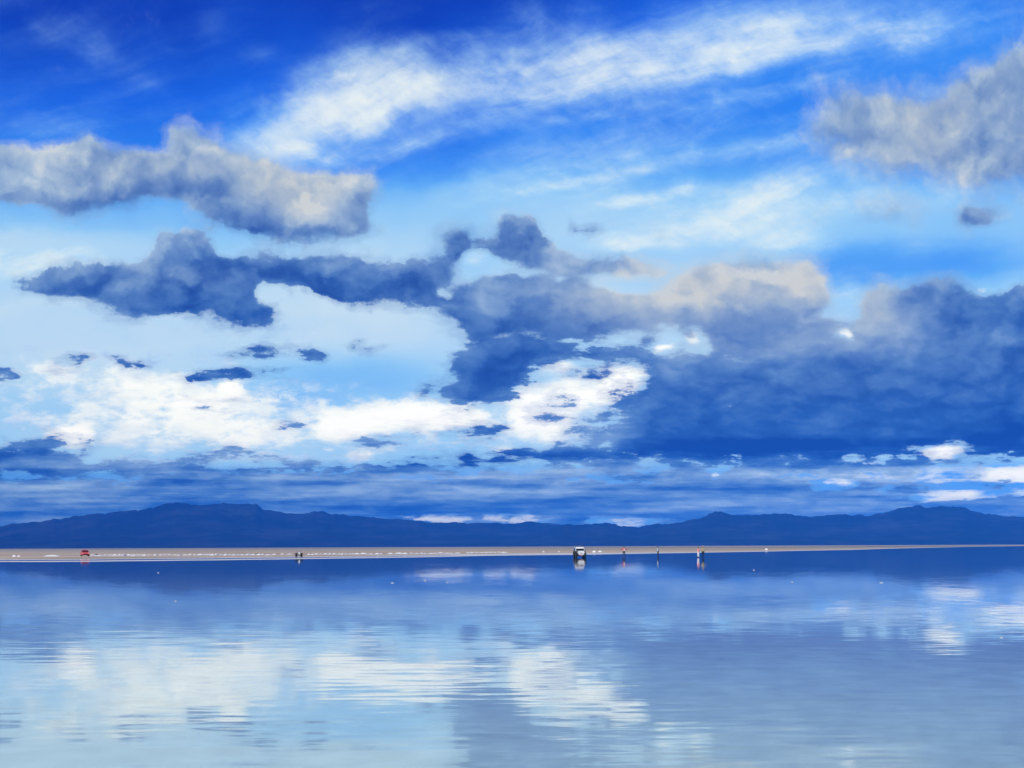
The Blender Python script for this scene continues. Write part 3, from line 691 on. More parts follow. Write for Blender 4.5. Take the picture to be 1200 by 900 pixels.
cool = t.ramp(lv, [(0.0, lin((18, 60, 150))), (.2, lin((40, 90, 172))), (.4, lin((80, 126, 192))), (.6, lin((122, 160, 210))), (.8, lin((160, 192, 228))), (1.0, lin((205, 222, 238)))])
warm = t.ramp(lv, [(0.0, lin((50, 88, 160))), (.35, lin((104, 136, 190))), (.6, lin((142, 164, 198))), (.8, lin((172, 186, 202))), (1.0, lin((208, 210, 208)))])
c_dark = t.vm('SCALE', t.mix(fW, cool, warm), scale=K)
s3 = t.mix(dens, s2, c_dark)
# the sky stands beyond the air of the scene: what reaches it low down has come through more of it
path = t.m('MINIMUM', t.m('DIVIDE', 740.0, t.m('MAXIMUM', t.m('ABSOLUTE', dz), 0.004)), 27000.0)
gr, gg, gb = (t.m('EXPONENT', t.m('MULTIPLY', path, 4.7e-5 * e_)) for e_ in (0.62, 0.55, 0.30))
s3 = t.vm('MULTIPLY', s3, t.comb(gr, gg, gb))
bg = t.node('ShaderNodeBackground')
bg.inputs['Strength'].default_value = STR
t.put(bg.inputs['Color'], s3)
wo = t.node('ShaderNodeOutputWorld')
t.l.new(bg.outputs[0], wo.inputs['Surface'])
wd.cycles.sampling_method = 'MANUAL'
wd.cycles.sample_map_resolution = 256

# ------------------------------------------------------------------ the sun
sd = bpy.data.lights.new('sun', 'SUN')
sd.energy = 3.6
sd.angle = R(0.5)
sd.color = (1.0, 0.95, 0.86)
sun = link(bpy.data.objects.new('sun', sd))
to_sun = Vector((math.sin(SUN_AZ) * math.cos(SUN_EL), math.cos(SUN_AZ) * math.cos(SUN_EL), math.sin(SUN_EL)))
sun.rotation_euler = to_sun.to_track_quat('Z', 'Y').to_euler()
sun.location = to_sun * 300

# ------------------------------------------------------------------ the salt flat, the water and the far shore
SHORE = [(-400, 659.5), (0, 658.6), (100, 658.3), (200, 657.2), (370, 655.0), (500, 652.9), (600, 650.8), (700, 649.8), (800, 648.0), (900, 646.2), (1000, 644.3), (1100, 641.6), (1200, 639.8), (1500, 637.6)]
AZ, RS = [], []
for px, py in SHORE:
    lx_, h_ = level(px, py)
    AZ.append((lx_ - 600) / F)
    RS.append(EYE * F / max(-h_, 0.8))


def shore(u):
    return float(np.interp(u, AZ, np.array(RS)))


gm = bpy.data.materials.new('salt_flat')
gm.use_nodes = True
t = NT(gm.node_tree)
b = gm.node_tree.nodes['Principled BSDF']
gp = t.node('ShaderNodeNewGeometry')
px_, py_, pz_ = t.sep(gp.outputs['Position'])[:3]
w1, _ = t.noise(t.comb(t.m('MULTIPLY', px_, 0.012), t.m('MULTIPLY', py_, 0.055), 0.0), 1.0, 7.0, 0.62)
w2, _ = t.noise(t.comb(t.m('MULTIPLY', px_, 0.0012), t.m('MULTIPLY', py_, 0.010), 3.0), 1.0, 6.0, 0.6)
w3, _ = t.noise(gp.outputs['Position'], 1.7, 6.0, 0.6)
w4, _ = t.noise(t.comb(t.m('MULTIPLY', px_, 0.0004), t.m('MULTIPLY', py_, 0.0014), 7.0), 1.0, 6.0, 0.62)
earth = t.ramp(w1, [(0.32, (0.24, 0.165, 0.105)), (0.44, (0.46, 0.345, 0.24)), (0.54, (0.58, 0.46, 0.345)), (0.66, (0.74, 0.67, 0.58))])
plain = t.ramp(t.m('ADD', t.m('MULTIPLY', w2, 0.45), t.m('MULTIPLY', w4, 0.55)), [(0.42, (0.13, 0.115, 0.10)), (0.48, (0.29, 0.26, 0.235)), (0.53, (0.42, 0.395, 0.37)), (0.60, (0.68, 0.67, 0.66))])
far_k = t.ss(py_, 330.0, 1100.0)
dry = t.mix(far_k, earth, plain)
crust = t.ramp(w3, [(0.3, (0.52, 0.53, 0.52)), (0.65, (0.78, 0.79, 0.78))])
bedc = t.ramp(t.m('ADD', t.m('MULTIPLY', w3, 0.5), t.m('MULTIPLY', w1, 0.5)), [(0.36, (0.60, 0.60, 0.56)), (0.62, (0.86, 0.87, 0.83))])
k1 = t.ss(t.m('ADD', pz_, t.m('MULTIPLY', t.m('SUBTRACT', w1, 0.5), 0.05)), 0.045, 0.075)
bed_mirror_tint = t.ramp(w3, [(0.3, (0.07, 0.10, 0.13)), (0.7, (0.12, 0.16, 0.20))])  # bed darkened and blued with distance, so the water reads as fuller reflection
bedc = t.mix(t.ss(t.m('ADD', py_, t.m('MULTIPLY', w1, 40.0)), 40.0, 130.0), bedc, bed_mirror_tint)
col = t.mix(t.ss(pz_, -0.012, 0.004), bedc, crust)
col = t.mix(k1, col, dry)
t.put(b.inputs['Base Color'], col)
b.inputs['Roughness'].default_value = 0.85
b.inputs['Specular IOR Level'].default_value = 0.2

bm = bmesh.new()
cols = np.concatenate([np.linspace(-2.2, -0.6, 9)[:-1], np.linspace(-0.6, 0.6, 241), np.linspace(0.6, 2.2, 9)[1:]])
# rows: (multiple of the shore distance, height); the spit of crust and the dark pool behind it fade out to the right
rows_ = [(0.02, -.045), (0.06, -.045), (0.15, -.045), (0.35, -.045), (0.7, -.045), (0.93, -.03), (0.992, -.012), (1.0, 0.002), (1.012, .022), (1.045, .030), (1.075, .028), (1.09, .004), (1.105, -.02), (1.15, -.03), (1.185, -.012), (1.20, .012), (1.23, .07), (1.4, .12), (1.8, .14), (2.6, .16), (4.5, .2), (9.0, .3), (20.0, .5), (45.0, .9), (90.0, 2.0)]
grid = []
for mlt, z in rows_:
    line = []
    for u in cols:
        rs = shore(u)
        k = float(np.interp(u, [-0.41, -0.05, 0.16], [1.0, 0.75, 0.0]))
        zz = z
        if 1.0 < mlt < 1.3 and z < .06:
            zz = z * k + (0.035 + 0.30 * (mlt - 1.0)) * (1 - k)
        d = rs * mlt
        if mlt > 4:
            d = max(d, mlt * 230.0)
        if mlt >= 90:
            d = 27500.0
        d *= 1 + (0.012 * math.sin(u * 47 + mlt * 3) + 0.008 * math.sin(u * 131 + mlt * 11)) * (0.4 if 0.9 < mlt < 2 else 0)
        line.append(bm.verts.new((u * d, d, zz)))
    grid.append(line)
for a, c in zip(grid[:-1], grid[1:]):
    for i in range(len(cols) - 1):
        bm.faces.new((a[i], a[i + 1], c[i + 1], c[i]))
# round behind the viewer
n0 = grid[0]
bl_ = bm.verts.new((-9000, -2500, -.045)); br_ = bm.verts.new((9000, -2500, -.045))
left = [r_[0] for r_ in grid]; right = [r_[-1] for r_ in grid]
bm.faces.new([bl_, br_] + list(reversed(n0)))
for a, c in zip(left[:-1], left[1:]):
    bm.faces.new((bl_, a, c))
for a, c in zip(right[:-1], right[1:]):
    bm.faces.new((br_, c, a))
bmesh.ops.recalc_face_normals(bm, faces=bm.faces)
g = mesh_obj('ground', bm, gm, None, True)
if g.data.polygons[0].normal.z < 0:
    g.data.flip_normals()
tag(g, kind='structure')

wm = bpy.data.materials.new('brine')
wm.use_nodes = True
t = NT(wm.node_tree)
wm.node_tree.nodes.clear()
gp = t.node('ShaderNodeNewGeometry')
px_, py_, pz_ = t.sep(gp.outputs['Position'])[:3]
pv = t.comb(px_, py_, 0.0)
swirl, _ = t.noise(pv, 0.11, 3.0, 0.5)
r1, _ = t.noise(t.comb(t.m('MULTIPLY', px_, 0.9), t.m('ADD', t.m('MULTIPLY', py_, 4.2), t.m('MULTIPLY', swirl, 3.0)), 0.0), 1.0, 3.0, 0.5)
r2, _ = t.noise(t.comb(t.m('MULTIPLY', px_, 0.30), t.m('MULTIPLY', py_, 1.1), 5.0), 1.0, 4.0, 0.55)
r3, _ = t.noise(t.comb(t.m('MULTIPLY', px_, 1.6), t.m('MULTIPLY', py_, 3.0), 9.0), 1.0, 3.0, 0.5)
patch = t.ss(swirl, 0.36, 0.66, 0.35, 1.0)
near = t.ss(py_, 9.0, 55.0, 1.0, 0.42)
amp = t.m('MULTIPLY', patch, near)
sy = t.m('ADD', t.m('MULTIPLY', t.m('SUBTRACT', r1, 0.5), 0.056), t.m('MULTIPLY', t.m('SUBTRACT', r2, 0.5), 0.024))
sx_ = t.m('MULTIPLY', t.m('SUBTRACT', r3, 0.5), 0.008)
nrm = t.vm('NORMALIZE', t.comb(t.m('MULTIPLY', sx_, amp), t.m('MULTIPLY', sy, amp), 1.0))
cosi = t.m('ABSOLUTE', t.vm('DOT_PRODUCT', gp.outputs['Incoming'], nrm))
fres = t.m('MULTIPLY_ADD', t.m('POWER', t.m('SUBTRACT', 1.0, cosi, clamp=True), 5.0), 0.977, 0.023)
gl = t.node('ShaderNodeBsdfGlossy')
gl.inputs['Roughness'].default_value = 0.025
gl.inputs['Color'].default_value = (0.97, 0.98, 1.0, 1)
t.put(gl.inputs['Normal'], nrm)
tr = t.node('ShaderNodeBsdfTransparent')
tr.inputs['Color'].default_value = (0.83, 0.985, 0.98, 1)
mx = t.node('ShaderNodeMixShader')
t.put(mx.inputs[0], fres)
t.l.new(tr.outputs[0], mx.inputs[1]); t.l.new(gl.outputs[0], mx.inputs[2])
mo = t.node('ShaderNodeOutputMaterial')
t.l.new(mx.outputs[0], mo.inputs['Surface'])
bm = bmesh.new()
vs = [bm.verts.new(p) for p in ((-8000, -2400, 0), (8000, -2400, 0), (8000, 8000, 0), (-8000, 8000, 0))]
bm.faces.new(vs)
tag(mesh_obj('water', bm, wm), kind='structure')

# ------------------------------------------------------------------ mountains
mm = bpy.data.materials.new('mountain_shaded')
mm.use_nodes = True
t = NT(mm.node_tree)
b = mm.node_tree.nodes['Principled BSDF']
gp = t.node('ShaderNodeNewGeometry')
f1, _ = t.noise(gp.outputs['Position'], 0.0011, 8.0, 0.62)
f2, _ = t.noise(gp.outputs['Position'], 0.0045, 6.0, 0.6)
rock = t.ramp(t.m('ADD', t.m('MULTIPLY', f1, 0.65), t.m('MULTIPLY', f2, 0.35)), [(0.36, (0.004, 0.006, 0.007)), (0.5, (0.013, 0.014, 0.014)), (0.62, (0.046, 0.047, 0.048))])  # very dark: cloud shade over the slopes is put into this colour
t.put(b.inputs['Base Color'], rock)
b.inputs['Roughness'].default_value = 0.95
b.inputs['Specular IOR Level'].default_value = 0.1

CREST_L = [(-420, 640), (-250, 632), (-120, 622), (0, 616), (55, 610), (100, 603), (130, 600.5), (165, 597.5), (182, 594), (192, 590.5), (203, 589), (215, 589.5), (228, 591), (240, 592), (262, 589.5), (285, 590), (300, 590.5), (308, 596), (325, 600), (345, 602), (358, 601), (368, 598.5), (378, 598.5), (388, 602), (420, 605), (455, 608.5), (470, 609), (500, 611.5), (560, 613), (598, 613), (612, 612), (622, 610.5), (634, 613), (660, 615), (680, 617), (720, 625), (780, 634), (840, 641)]
CREST_R = [(560, 641), (610, 632), (640, 620), (660, 615.5), (690, 613.5), (703, 612), (716, 614), (745, 617.5), (770, 614.5), (800, 612), (818, 607), (833, 602), (845, 598.5), (856, 603), (880, 603.5), (915, 602), (950, 605), (985, 602.5), (1018, 604.5), (1040, 599.5), (1058, 594), (1072, 592), (1086, 594.5), (1104, 594), (1118, 593), (1134, 596), (1146, 601), (1170, 604), (1205, 606), (1300, 601), (1420, 612), (1600, 628), (1750, 640)]


def vnoise(x, y, seed):
    xi, yi = np.floor(x).astype(int), np.floor(y).astype(int)
    fx, fy = x - xi, y - yi
    fx, fy = fx * fx * (3 - 2 * fx), fy * fy * (3 - 2 * fy)

    def hsh(a, c):
        v = np.sin(a * 127.1 + c * 311.7 + seed * 74.7) * 43758.5453
        return v - np.floor(v)
    return (hsh(xi, yi) * (1 - fx) + hsh(xi + 1, yi) * fx) * (1 - fy) + (hsh(xi, yi + 1) * (1 - fx) + hsh(xi + 1, yi + 1) * fx) * fy


def mountain(name, crest, dist, front, back, seed):
    lv_ = [level(*p) for p in crest]
    us = np.array([(x - 600) / F for x, h in lv_])
    hs_ = np.array([max(h, -1.0) for x, h in lv_])
    n = int((us[-1] - us[0]) * F / 2.0)
    uu = np.linspace(us[0], us[-1], n)
    crest_z = EYE + np.interp(uu, us, hs_) / F * dist
    crest_z = crest_z + (vnoise(uu * 170, uu * 0, seed) - 0.5) * 24 + (vnoise(uu * 420, uu * 0, seed + 1) - 0.5) * 18
    ss_ = np.concatenate([np.linspace(-1, 0, 34), np.linspace(0, 1, 9)[1:]])
    bm = bmesh.new()
    G = []
    for s_ in ss_:
        d = dist + (s_ * front if s_ < 0 else s_ * back)
        a = 1 - abs(s_)
        prof = a ** 1.35 if s_ < 0 else a
        xw = uu * dist
        rid = sum(np.abs(vnoise(xw / w_ + 3 * seed, np.full(n, d / (w_ * 2.6)), seed + w_) - 0.5) * h_ for w_, h_ in ((1500, 1.0), (620, .55), (260, .28)))
        wgt = 4 * a * (1 - a) if s_ < 0 else 0
        z = crest_z * prof * (1 - 0.42 * wgt * rid) - 2.0
        G.append([bm.verts.new((float(x * d), float(d), float(zz))) for x, zz in zip(uu, z)])
    for a_, c_ in zip(G[:-1], G[1:]):
        for i in range(n - 1):
            bm.faces.new((a_[i], a_[i + 1], c_[i + 1], c_[i]))
    bmesh.ops.recalc_face_normals(bm, faces=bm.faces)
    return tag(mesh_obj(name, bm, mm, None, True), kind='structure')


mountain('mountains', CREST_L, 20500.0, 5200.0, 3500.0, 3)
mountain('hills', CREST_R, 18000.0, 3800.0, 2400.0, 8)

# ------------------------------------------------------------------ materials of the small things
M_WHITE = material('white_paint', (0.80, 0.80, 0.78), 0.30, coat=0.4, vary=0.05)
M_RED = material('red_paint', (0.78, 0.10, 0.09), 0.35, coat=0.4, vary=0.08)
M_DARK = material('black_plastic', (0.022, 0.023, 0.026), 0.55)
M_GLASS = material('tinted_glass', (0.018, 0.024, 0.022), 0.06, vary=0.02, spec=0.8)
M_TYRE = material('tyre_rubber', (0.02, 0.02, 0.02), 0.85)
M_RIM = material('steel_rim', (0.30, 0.30, 0.31), 0.4, metal=0.8)
M_LAMP = material('lamp_glass', (0.75, 0.76, 0.74), 0.12, vary=0.03)
M_PLATE = material('plate_paint', (0.55, 0.22, 0.24), 0.5)
M_STEEL = material('dull_steel', (0.16, 0.16, 0.16), 0.45, metal=0.7)
M_SALT = material('salt', (0.88, 0.88, 0.86), 0.9, vary=0.10, scale=3.0)
M_ROCK = material('dark_rock', (0.06, 0.05, 0.045), 0.9, vary=0.3, scale=5.0)
M_SKIN = material('skin', (0.36, 0.21, 0.14), 0.55, vary=0.06, scale=12)
M_LIP = material('lips', (0.28, 0.10, 0.09), 0.5, vary=0.05)
M_HAIR = material('dark_hair', (0.015, 0.012, 0.010), 0.6)
M_EYE = material('eye', (0.03, 0.025, 0.02), 0.2)


def cloth(name, c):
    return material(name, c, 0.85, vary=0.15, scale=9.0)


# ------------------------------------------------------------------ vehicles
def offroad(loc, rz):
    """nose towards -y, wheels on z = 0"""
    root = empty('offroad_vehicle', loc, rz)
    hw = 0.90
    bm = bmesh.new()     # lower body
    prism(bm, [(-2.18, .52), (-2.20, .80), (-2.12, .98), (-.92, 1.07), (-.80, 1.09), (2.20, 1.09), (2.28, .95), (2.28, .50), (1.78, .46), (1.66, .78), (1.28, .86), (.95, .76), (.86, .46), (-.88, .46), (-.98, .76), (-1.32, .86), (-1.66, .78), (-1.78, .50)], -hw + .05, hw - .05)
    bmesh.ops.bevel(bm, geom=list(bm.edges), offset=0.02, segments=2, affect='EDGES')
    mesh_obj('body', bm, M_DARK, root)
    bm = bmesh.new()     # bonnet, raised white panel
    prism(bm, [(-2.235, .50), (-2.225, .92), (-2.05, 1.085), (-.86, 1.125), (-.86, 1.06), (-2.10, .90), (-2.15, .50)], -.50, .50, lambda y, z: 1.0 + .12 * (y + 2.1))
    mesh_obj('bonnet', bm, M_WHITE, root)['label'] = 'white bonnet and front panel'
    bm = bmesh.new()     # cabin: pillars and roof
    sq = lambda y, z: 1.0 - .19 * max(z - 1.08, 0) / .62
    prism(bm, [(-.78, 1.085), (-.30, 1.62), (-.18, 1.70), (2.02, 1.70), (2.16, 1.60), (2.22, 1.085)], -hw + .06, hw - .06, sq)
    bmesh.ops.bevel(bm, geom=list(bm.edges), offset=0.025, segments=2, affect='EDGES')
    mesh_obj('cabin', bm, M_WHITE, root)
    bm = bmesh.new()
    prism(bm, [(-.735, 1.13), (-.755, 1.13), (-.462, 1.455), (-.442, 1.455)], -.76, .76, sq)
    mesh_obj('windscreen', bm, M_GLASS, root)
    for sgn in (-1, 1):
        for y0, y1 in ((-.45, .42), (.52, 1.25), (1.35, 2.02)):
            bm = bmesh.new()
            vsx = []
            for off in (0.012, -0.02):
                for y, z in ((y0 if z_ == 0 else y0 + (.36 if y0 < 0 else .03), 1.16 if z_ == 0 else 1.56) for z_ in (0, 1)):
                    pass
            lo, hi = 1.16, 1.57
            xa = sgn * ((hw - .06) * sq(0, lo) + .008)
            xb = sgn * ((hw - .06) * sq(0, hi) + .008)
            ylo0, yhi0 = y0, y0 + (.36 if y0 < 0 else .02)
            q_ = [(xa, ylo0, lo), (xa, y1, lo), (xb, y1 - .02, hi), (xb, yhi0, hi)]
            A = [bm.verts.new(p) for p in q_]
            Bv = [bm.verts.new((p[0] - sgn * .03, p[1], p[2])) for p in q_]
            bm.faces.new(A); bm.faces.new(Bv[::-1])
            for i in range(4):
                bm.faces.new((A[i], A[(i + 1) % 4], Bv[(i + 1) % 4], Bv[i]))
            bmesh.ops.recalc_face_normals(bm, faces=bm.faces)
            mesh_obj('window', bm, M_GLASS, root)
    bm = bmesh.new()
    box(bm, (0, -2.26, .40), (1.70, .16, .20), .03)
    bp = mesh_obj('bumper', bm, M_DARK, root)
    bm = bmesh.new()
    box(bm, (0, .05, .40), (1.10, 3.9, .22), .03)
    rod(bm, (-.74, -1.32, .36), (.74, -1.32, .36), .07)
    rod(bm, (-.74, 1.32, .36), (.74, 1.32, .36), .07)
    mesh_obj('chassis', bm, M_DARK, root)
    bm = bmesh.new()
    box(bm, (0, -2.355, .40), (.46, .02, .12), .004)
    mesh_obj('number_plate', bm, M_PLATE, bp)
    bm = bmesh.new()
    box(bm, (0, 2.33, .60), (1.66, .12, .18), .03)
    mesh_obj('bumper', bm, M_DARK, root)
    bm = bmesh.new()
    box(bm, (0, -2.245, .74), (.50, .03, .08), .008)
    for i in range(5):
        box(bm, (-.20 + .10 * i, -2.265, .74), (.02, .02, .07))
    mesh_obj('grille', bm, M_STEEL, root)
    for sgn in (-1, 1):
        bm = bmesh.new()
        r_ = bmesh.ops.create_uvsphere(bm, u_segments=16, v_segments=8, radius=.10)
        bmesh.ops.scale(bm, vec=(1, .45, .9), verts=r_['verts'])
        bmesh.ops.translate(bm, vec=(sgn * .62, -2.20, .83), verts=r_['verts'])
        mesh_obj('headlight', bm, M_LAMP, root, True)
        bm = bmesh.new()
        box(bm, (sgn * .98, -.52, 1.20), (.18, .10, .20), .03)
        rod(bm, (sgn * .82, -.52, 1.14), (sgn * .94, -.52, 1.18), .02)
        mesh_obj('wing_mirror', bm, M_DARK, root)
        for y in (-1.32, 1.32):
            bm = bmesh.new()      # flared arch
            pr = []
            for i in range(9):
                a = math.pi * i / 8
                pr.append((y + .47 * math.cos(a), .46 + .44 * math.sin(a)))
            for i in range(8, -1, -1):
                a = math.pi * i / 8
                pr.append((y + .41 * math.cos(a), .46 + .38 * math.sin(a)))
            x0, x1 = sorted((sgn * .80, sgn * .97))
            prism(bm, pr, x0, x1)
            mesh_obj('wheel_arch', bm, M_DARK, root)
            wheel(root, (sgn * .80, y, .38), .38, .26, M_TYRE, M_RIM)
    bm = bmesh.new()     # roof rack with its rails and feet
    for sgn in (-1, 1):
        rod(bm, (sgn * .62, -.05, 1.84), (sgn * .62, 1.95, 1.84), .025)
        rod(bm, (sgn * .66, -.05, 1.94), (sgn * .66, 1.95, 1.94), .022)
        for y in (0, .6, 1.25, 1.9):
            rod(bm, (sgn * .60, y, 1.69), (sgn * .66, y, 1.94), .02)
    for y in np.linspace(-.05, 1.95, 8):
        rod(bm, (-.64, float(y), 1.84), (.64, float(y), 1.84), .018)
    rod(bm, (-.66, -.05, 1.94), (.66, -.05, 1.94), .022)
    rod(bm, (-.66, 1.95, 1.94), (.66, 1.95, 1.94), .022)
    mesh_obj('roof_rack', bm, M_STEEL, root)
    return root


def hatchback(loc, rz):
    root = empty('car', loc, rz)
    hw = .83
    bm = bmesh.new()
    prism(bm, [(-1.92, .30), (-1.98, .52), (-1.92, .72), (-1.75, .82), (-.95, .92), (1.70, .94), (1.86, .80), (1.90, .34), (1.50, .26), (1.40, .52), (1.10, .62), (.82, .52), (.72, .24), (-.78, .24), (-.88, .52), (-1.16, .62), (-1.46, .52), (-1.56, .26)], -hw, hw, lambda y, z: 1.0 - .06 * max(abs(y) - 1.3, 0))
    bmesh.ops.bevel(bm, geom=list(bm.edges), offset=0.03, segments=2, affect='EDGES')
    mesh_obj('body', bm, M_RED, root)
    sq = lambda y, z: 1.0 - .24 * max(z - .92, 0) / .5
    bm = bmesh.new()
    prism(bm, [(-.92, .915), (-.35, 1.30), (-.10, 1.39), (.95, 1.40), (1.42, 1.30), (1.74, .93)], -hw + .05, hw - .05, sq)
    bmesh.ops.bevel(bm, geom=list(bm.edges), offset=0.03, segments=2, affect='EDGES')
    mesh_obj('roof', bm, M_RED, root)
    bm = bmesh.new()
    prism(bm, [(-.86, .975), (-.885, .965), (-.40, 1.295), (-.375, 1.30)], -.70, .70, sq)
    mesh_obj('windscreen', bm, M_GLASS, root)
    for sgn in (-1, 1):
        for y0, y1 in ((-.55, .28), (.38, 1.30)):
            lo, hi = .98, 1.28
            xa = sgn * ((hw - .05) * sq(0, lo) + .008)
            xb = sgn * ((hw - .05) * sq(0, hi) + .008)
            q_ = [(xa, y0, lo), (xa, y1, lo), (xb, y1 - (.12 if y1 > 1 else .0), hi), (xb, y0 + (.42 if y0 < 0 else 0), hi)]
            bm = bmesh.new()
            A = [bm.verts.new(p) for p in q_]
            Bv = [bm.verts.new((p[0] - sgn * .03, p[1], p[2])) for p in q_]
            bm.faces.new(A); bm.faces.new(Bv[::-1])
            for i in range(4):
                bm.faces.new((A[i], A[(i + 1) % 4], Bv[(i + 1) % 4], Bv[i]))
            bmesh.ops.recalc_face_normals(bm, faces=bm.faces)
            mesh_obj('window', bm, M_GLASS, root)
        bm = bmesh.new()
        box(bm, (sgn * .60, -1.90, .68), (.30, .10, .14), .03)
        mesh_obj('headlight', bm, M_LAMP, root)
        bm = bmesh.new()
        box(bm, (sgn * .88, -.62, .98), (.16, .09, .13), .03)
        mesh_obj('wing_mirror', bm, M_RED, root)
        for y in (-1.17, 1.10):
            wheel(root, (sgn * .72, y, .30), .30, .20, M_TYRE, M_RIM)
    bm = bmesh.new()
    box(bm, (0, -1.965, .42), (1.20, .06, .20), .02)
    mesh_obj('grille', bm, M_DARK, root)
    return root


def quad(loc, rz):
    root = empty('quad_bike', loc, rz)
    for sgn in (-1, 1):
        for y in (-.58, .58):
            wheel(root, (sgn * .46, y, .29), .29, .26, M_TYRE, M_RIM)
    bm = bmesh.new()
    box(bm, (0, 0, .42), (.34, 1.25, .22), .05)
    rod(bm, (-.46, -.58, .29), (.46, -.58, .29), .03)
    rod(bm, (-.46, .58, .29), (.46, .58, .29), .03)
    mesh_obj('chassis', bm, M_STEEL, root)
    bm = bmesh.new()
    for sgn in (-1, 1):
        for y in (-.60, .60):
            prism(bm, [(y - .38, .58), (y - .30, .68), (y + .30, .68), (y + .38, .58), (y + .30, .62), (y - .30, .62)], *sorted((sgn * .26, sgn * .60)))
    mesh_obj('mudguard', bm, M_DARK, root)
    bm = bmesh.new()
    box(bm, (0, .25, .74), (.32, .78, .14), .05)
    mesh_obj('seat', bm, M_DARK, root)
    bm = bmesh.new()
    prism(bm, [(-.86, .46), (-.84, .70), (-.45, .90), (-.18, .80), (-.18, .60), (-.60, .50)], -.15, .15, lambda y, z: 1.0 - .7 * max(z - .5, 0))
    mesh_obj('front_cowl', bm, M_LAMP, root)['label'] = 'pale front cowl'
    bm = bmesh.new()
    rod(bm, (0, -.40, .74), (0, -.26, 1.02), .03)
    rod(bm, (-.38, -.20, 1.06), (0, -.26, 1.02), .02)
    rod(bm, (.38, -.20, 1.06), (0, -.26, 1.02), .02)
    hb = mesh_obj('handlebar', bm, M_STEEL, root)
    for sgn in (-1, 1):
        bm = bmesh.new()
        rod(bm, (sgn * .30, -.213, 1.05), (sgn * .44, -.19, 1.068), .028)
        mesh_obj('grip', bm, M_DARK, hb)
    bm = bmesh.new()
    for x in (-.4, -.2, 0, .2, .4):
        rod(bm, (x, .50, .80), (x, .98, .80), .012)
    for y in (.50, .74, .98):
        rod(bm, (-.4, y, .80), (.4, y, .80), .014)
    for x in (-.3, .3):
        rod(bm, (x, .58, .62), (x, .60, .80), .014)
    mesh_obj('luggage_rack', bm, M_STEEL, root)
    return root


x, y = on_ground(679.2, 653.4)
o = offroad((x, y, -.03), R(4))
o.scale = (.87, .95, .98)
tag(o, 'white-roofed off-road vehicle with black flanks and roof rack standing in the shallow water', 'off-road vehicle')
x, y = on_ground(99.5, 652.6)
o = hatchback((x, y, .125), R(24))
o.scale = (.93, .93, .93)
tag(o, 'small bright red car parked on the tan shore at the far left', 'car')
x, y = on_ground(350.3, 653.2)
o = quad((x, y, .06), R(14))
tag(o, 'dark quad bike with a pale front parked on the shore beside salt heaps', 'quad bike')


# ------------------------------------------------------------------ people
def grow(name, pts, edges, rads, mat, parent, root=0, sub=2):
    """skin a skeleton into one continuous mesh"""
    me = bpy.data.meshes.new(name)
    me.from_pydata(pts, edges, [])
    o = bpy.data.objects.new(name, me)
    COL.objects.link(o)
    md = o.modifiers.new('skin', 'SKIN')
    md.use_smooth_shade = True
    lay = me.skin_vertices[0].data
    for i, r_ in enumerate(rads):
        lay[i].radius = r_ if isinstance(r_, tuple) else (r_, r_)
        lay[i].use_root = (i == root)
    sb = o.modifiers.new('sub', 'SUBSURF')
    sb.levels = sub
    sb.render_levels = sub
    dg = bpy.context.evaluated_depsgraph_get()
    new = bpy.data.meshes.new_from_object(o.evaluated_get(dg))
    bpy.data.objects.remove(o)
    bpy.data.meshes.remove(me)
    new.materials.clear()
    new.materials.append(mat)
    for p in new.polygons:
        p.use_smooth = True
    return link(bpy.data.objects.new(name, new), parent)


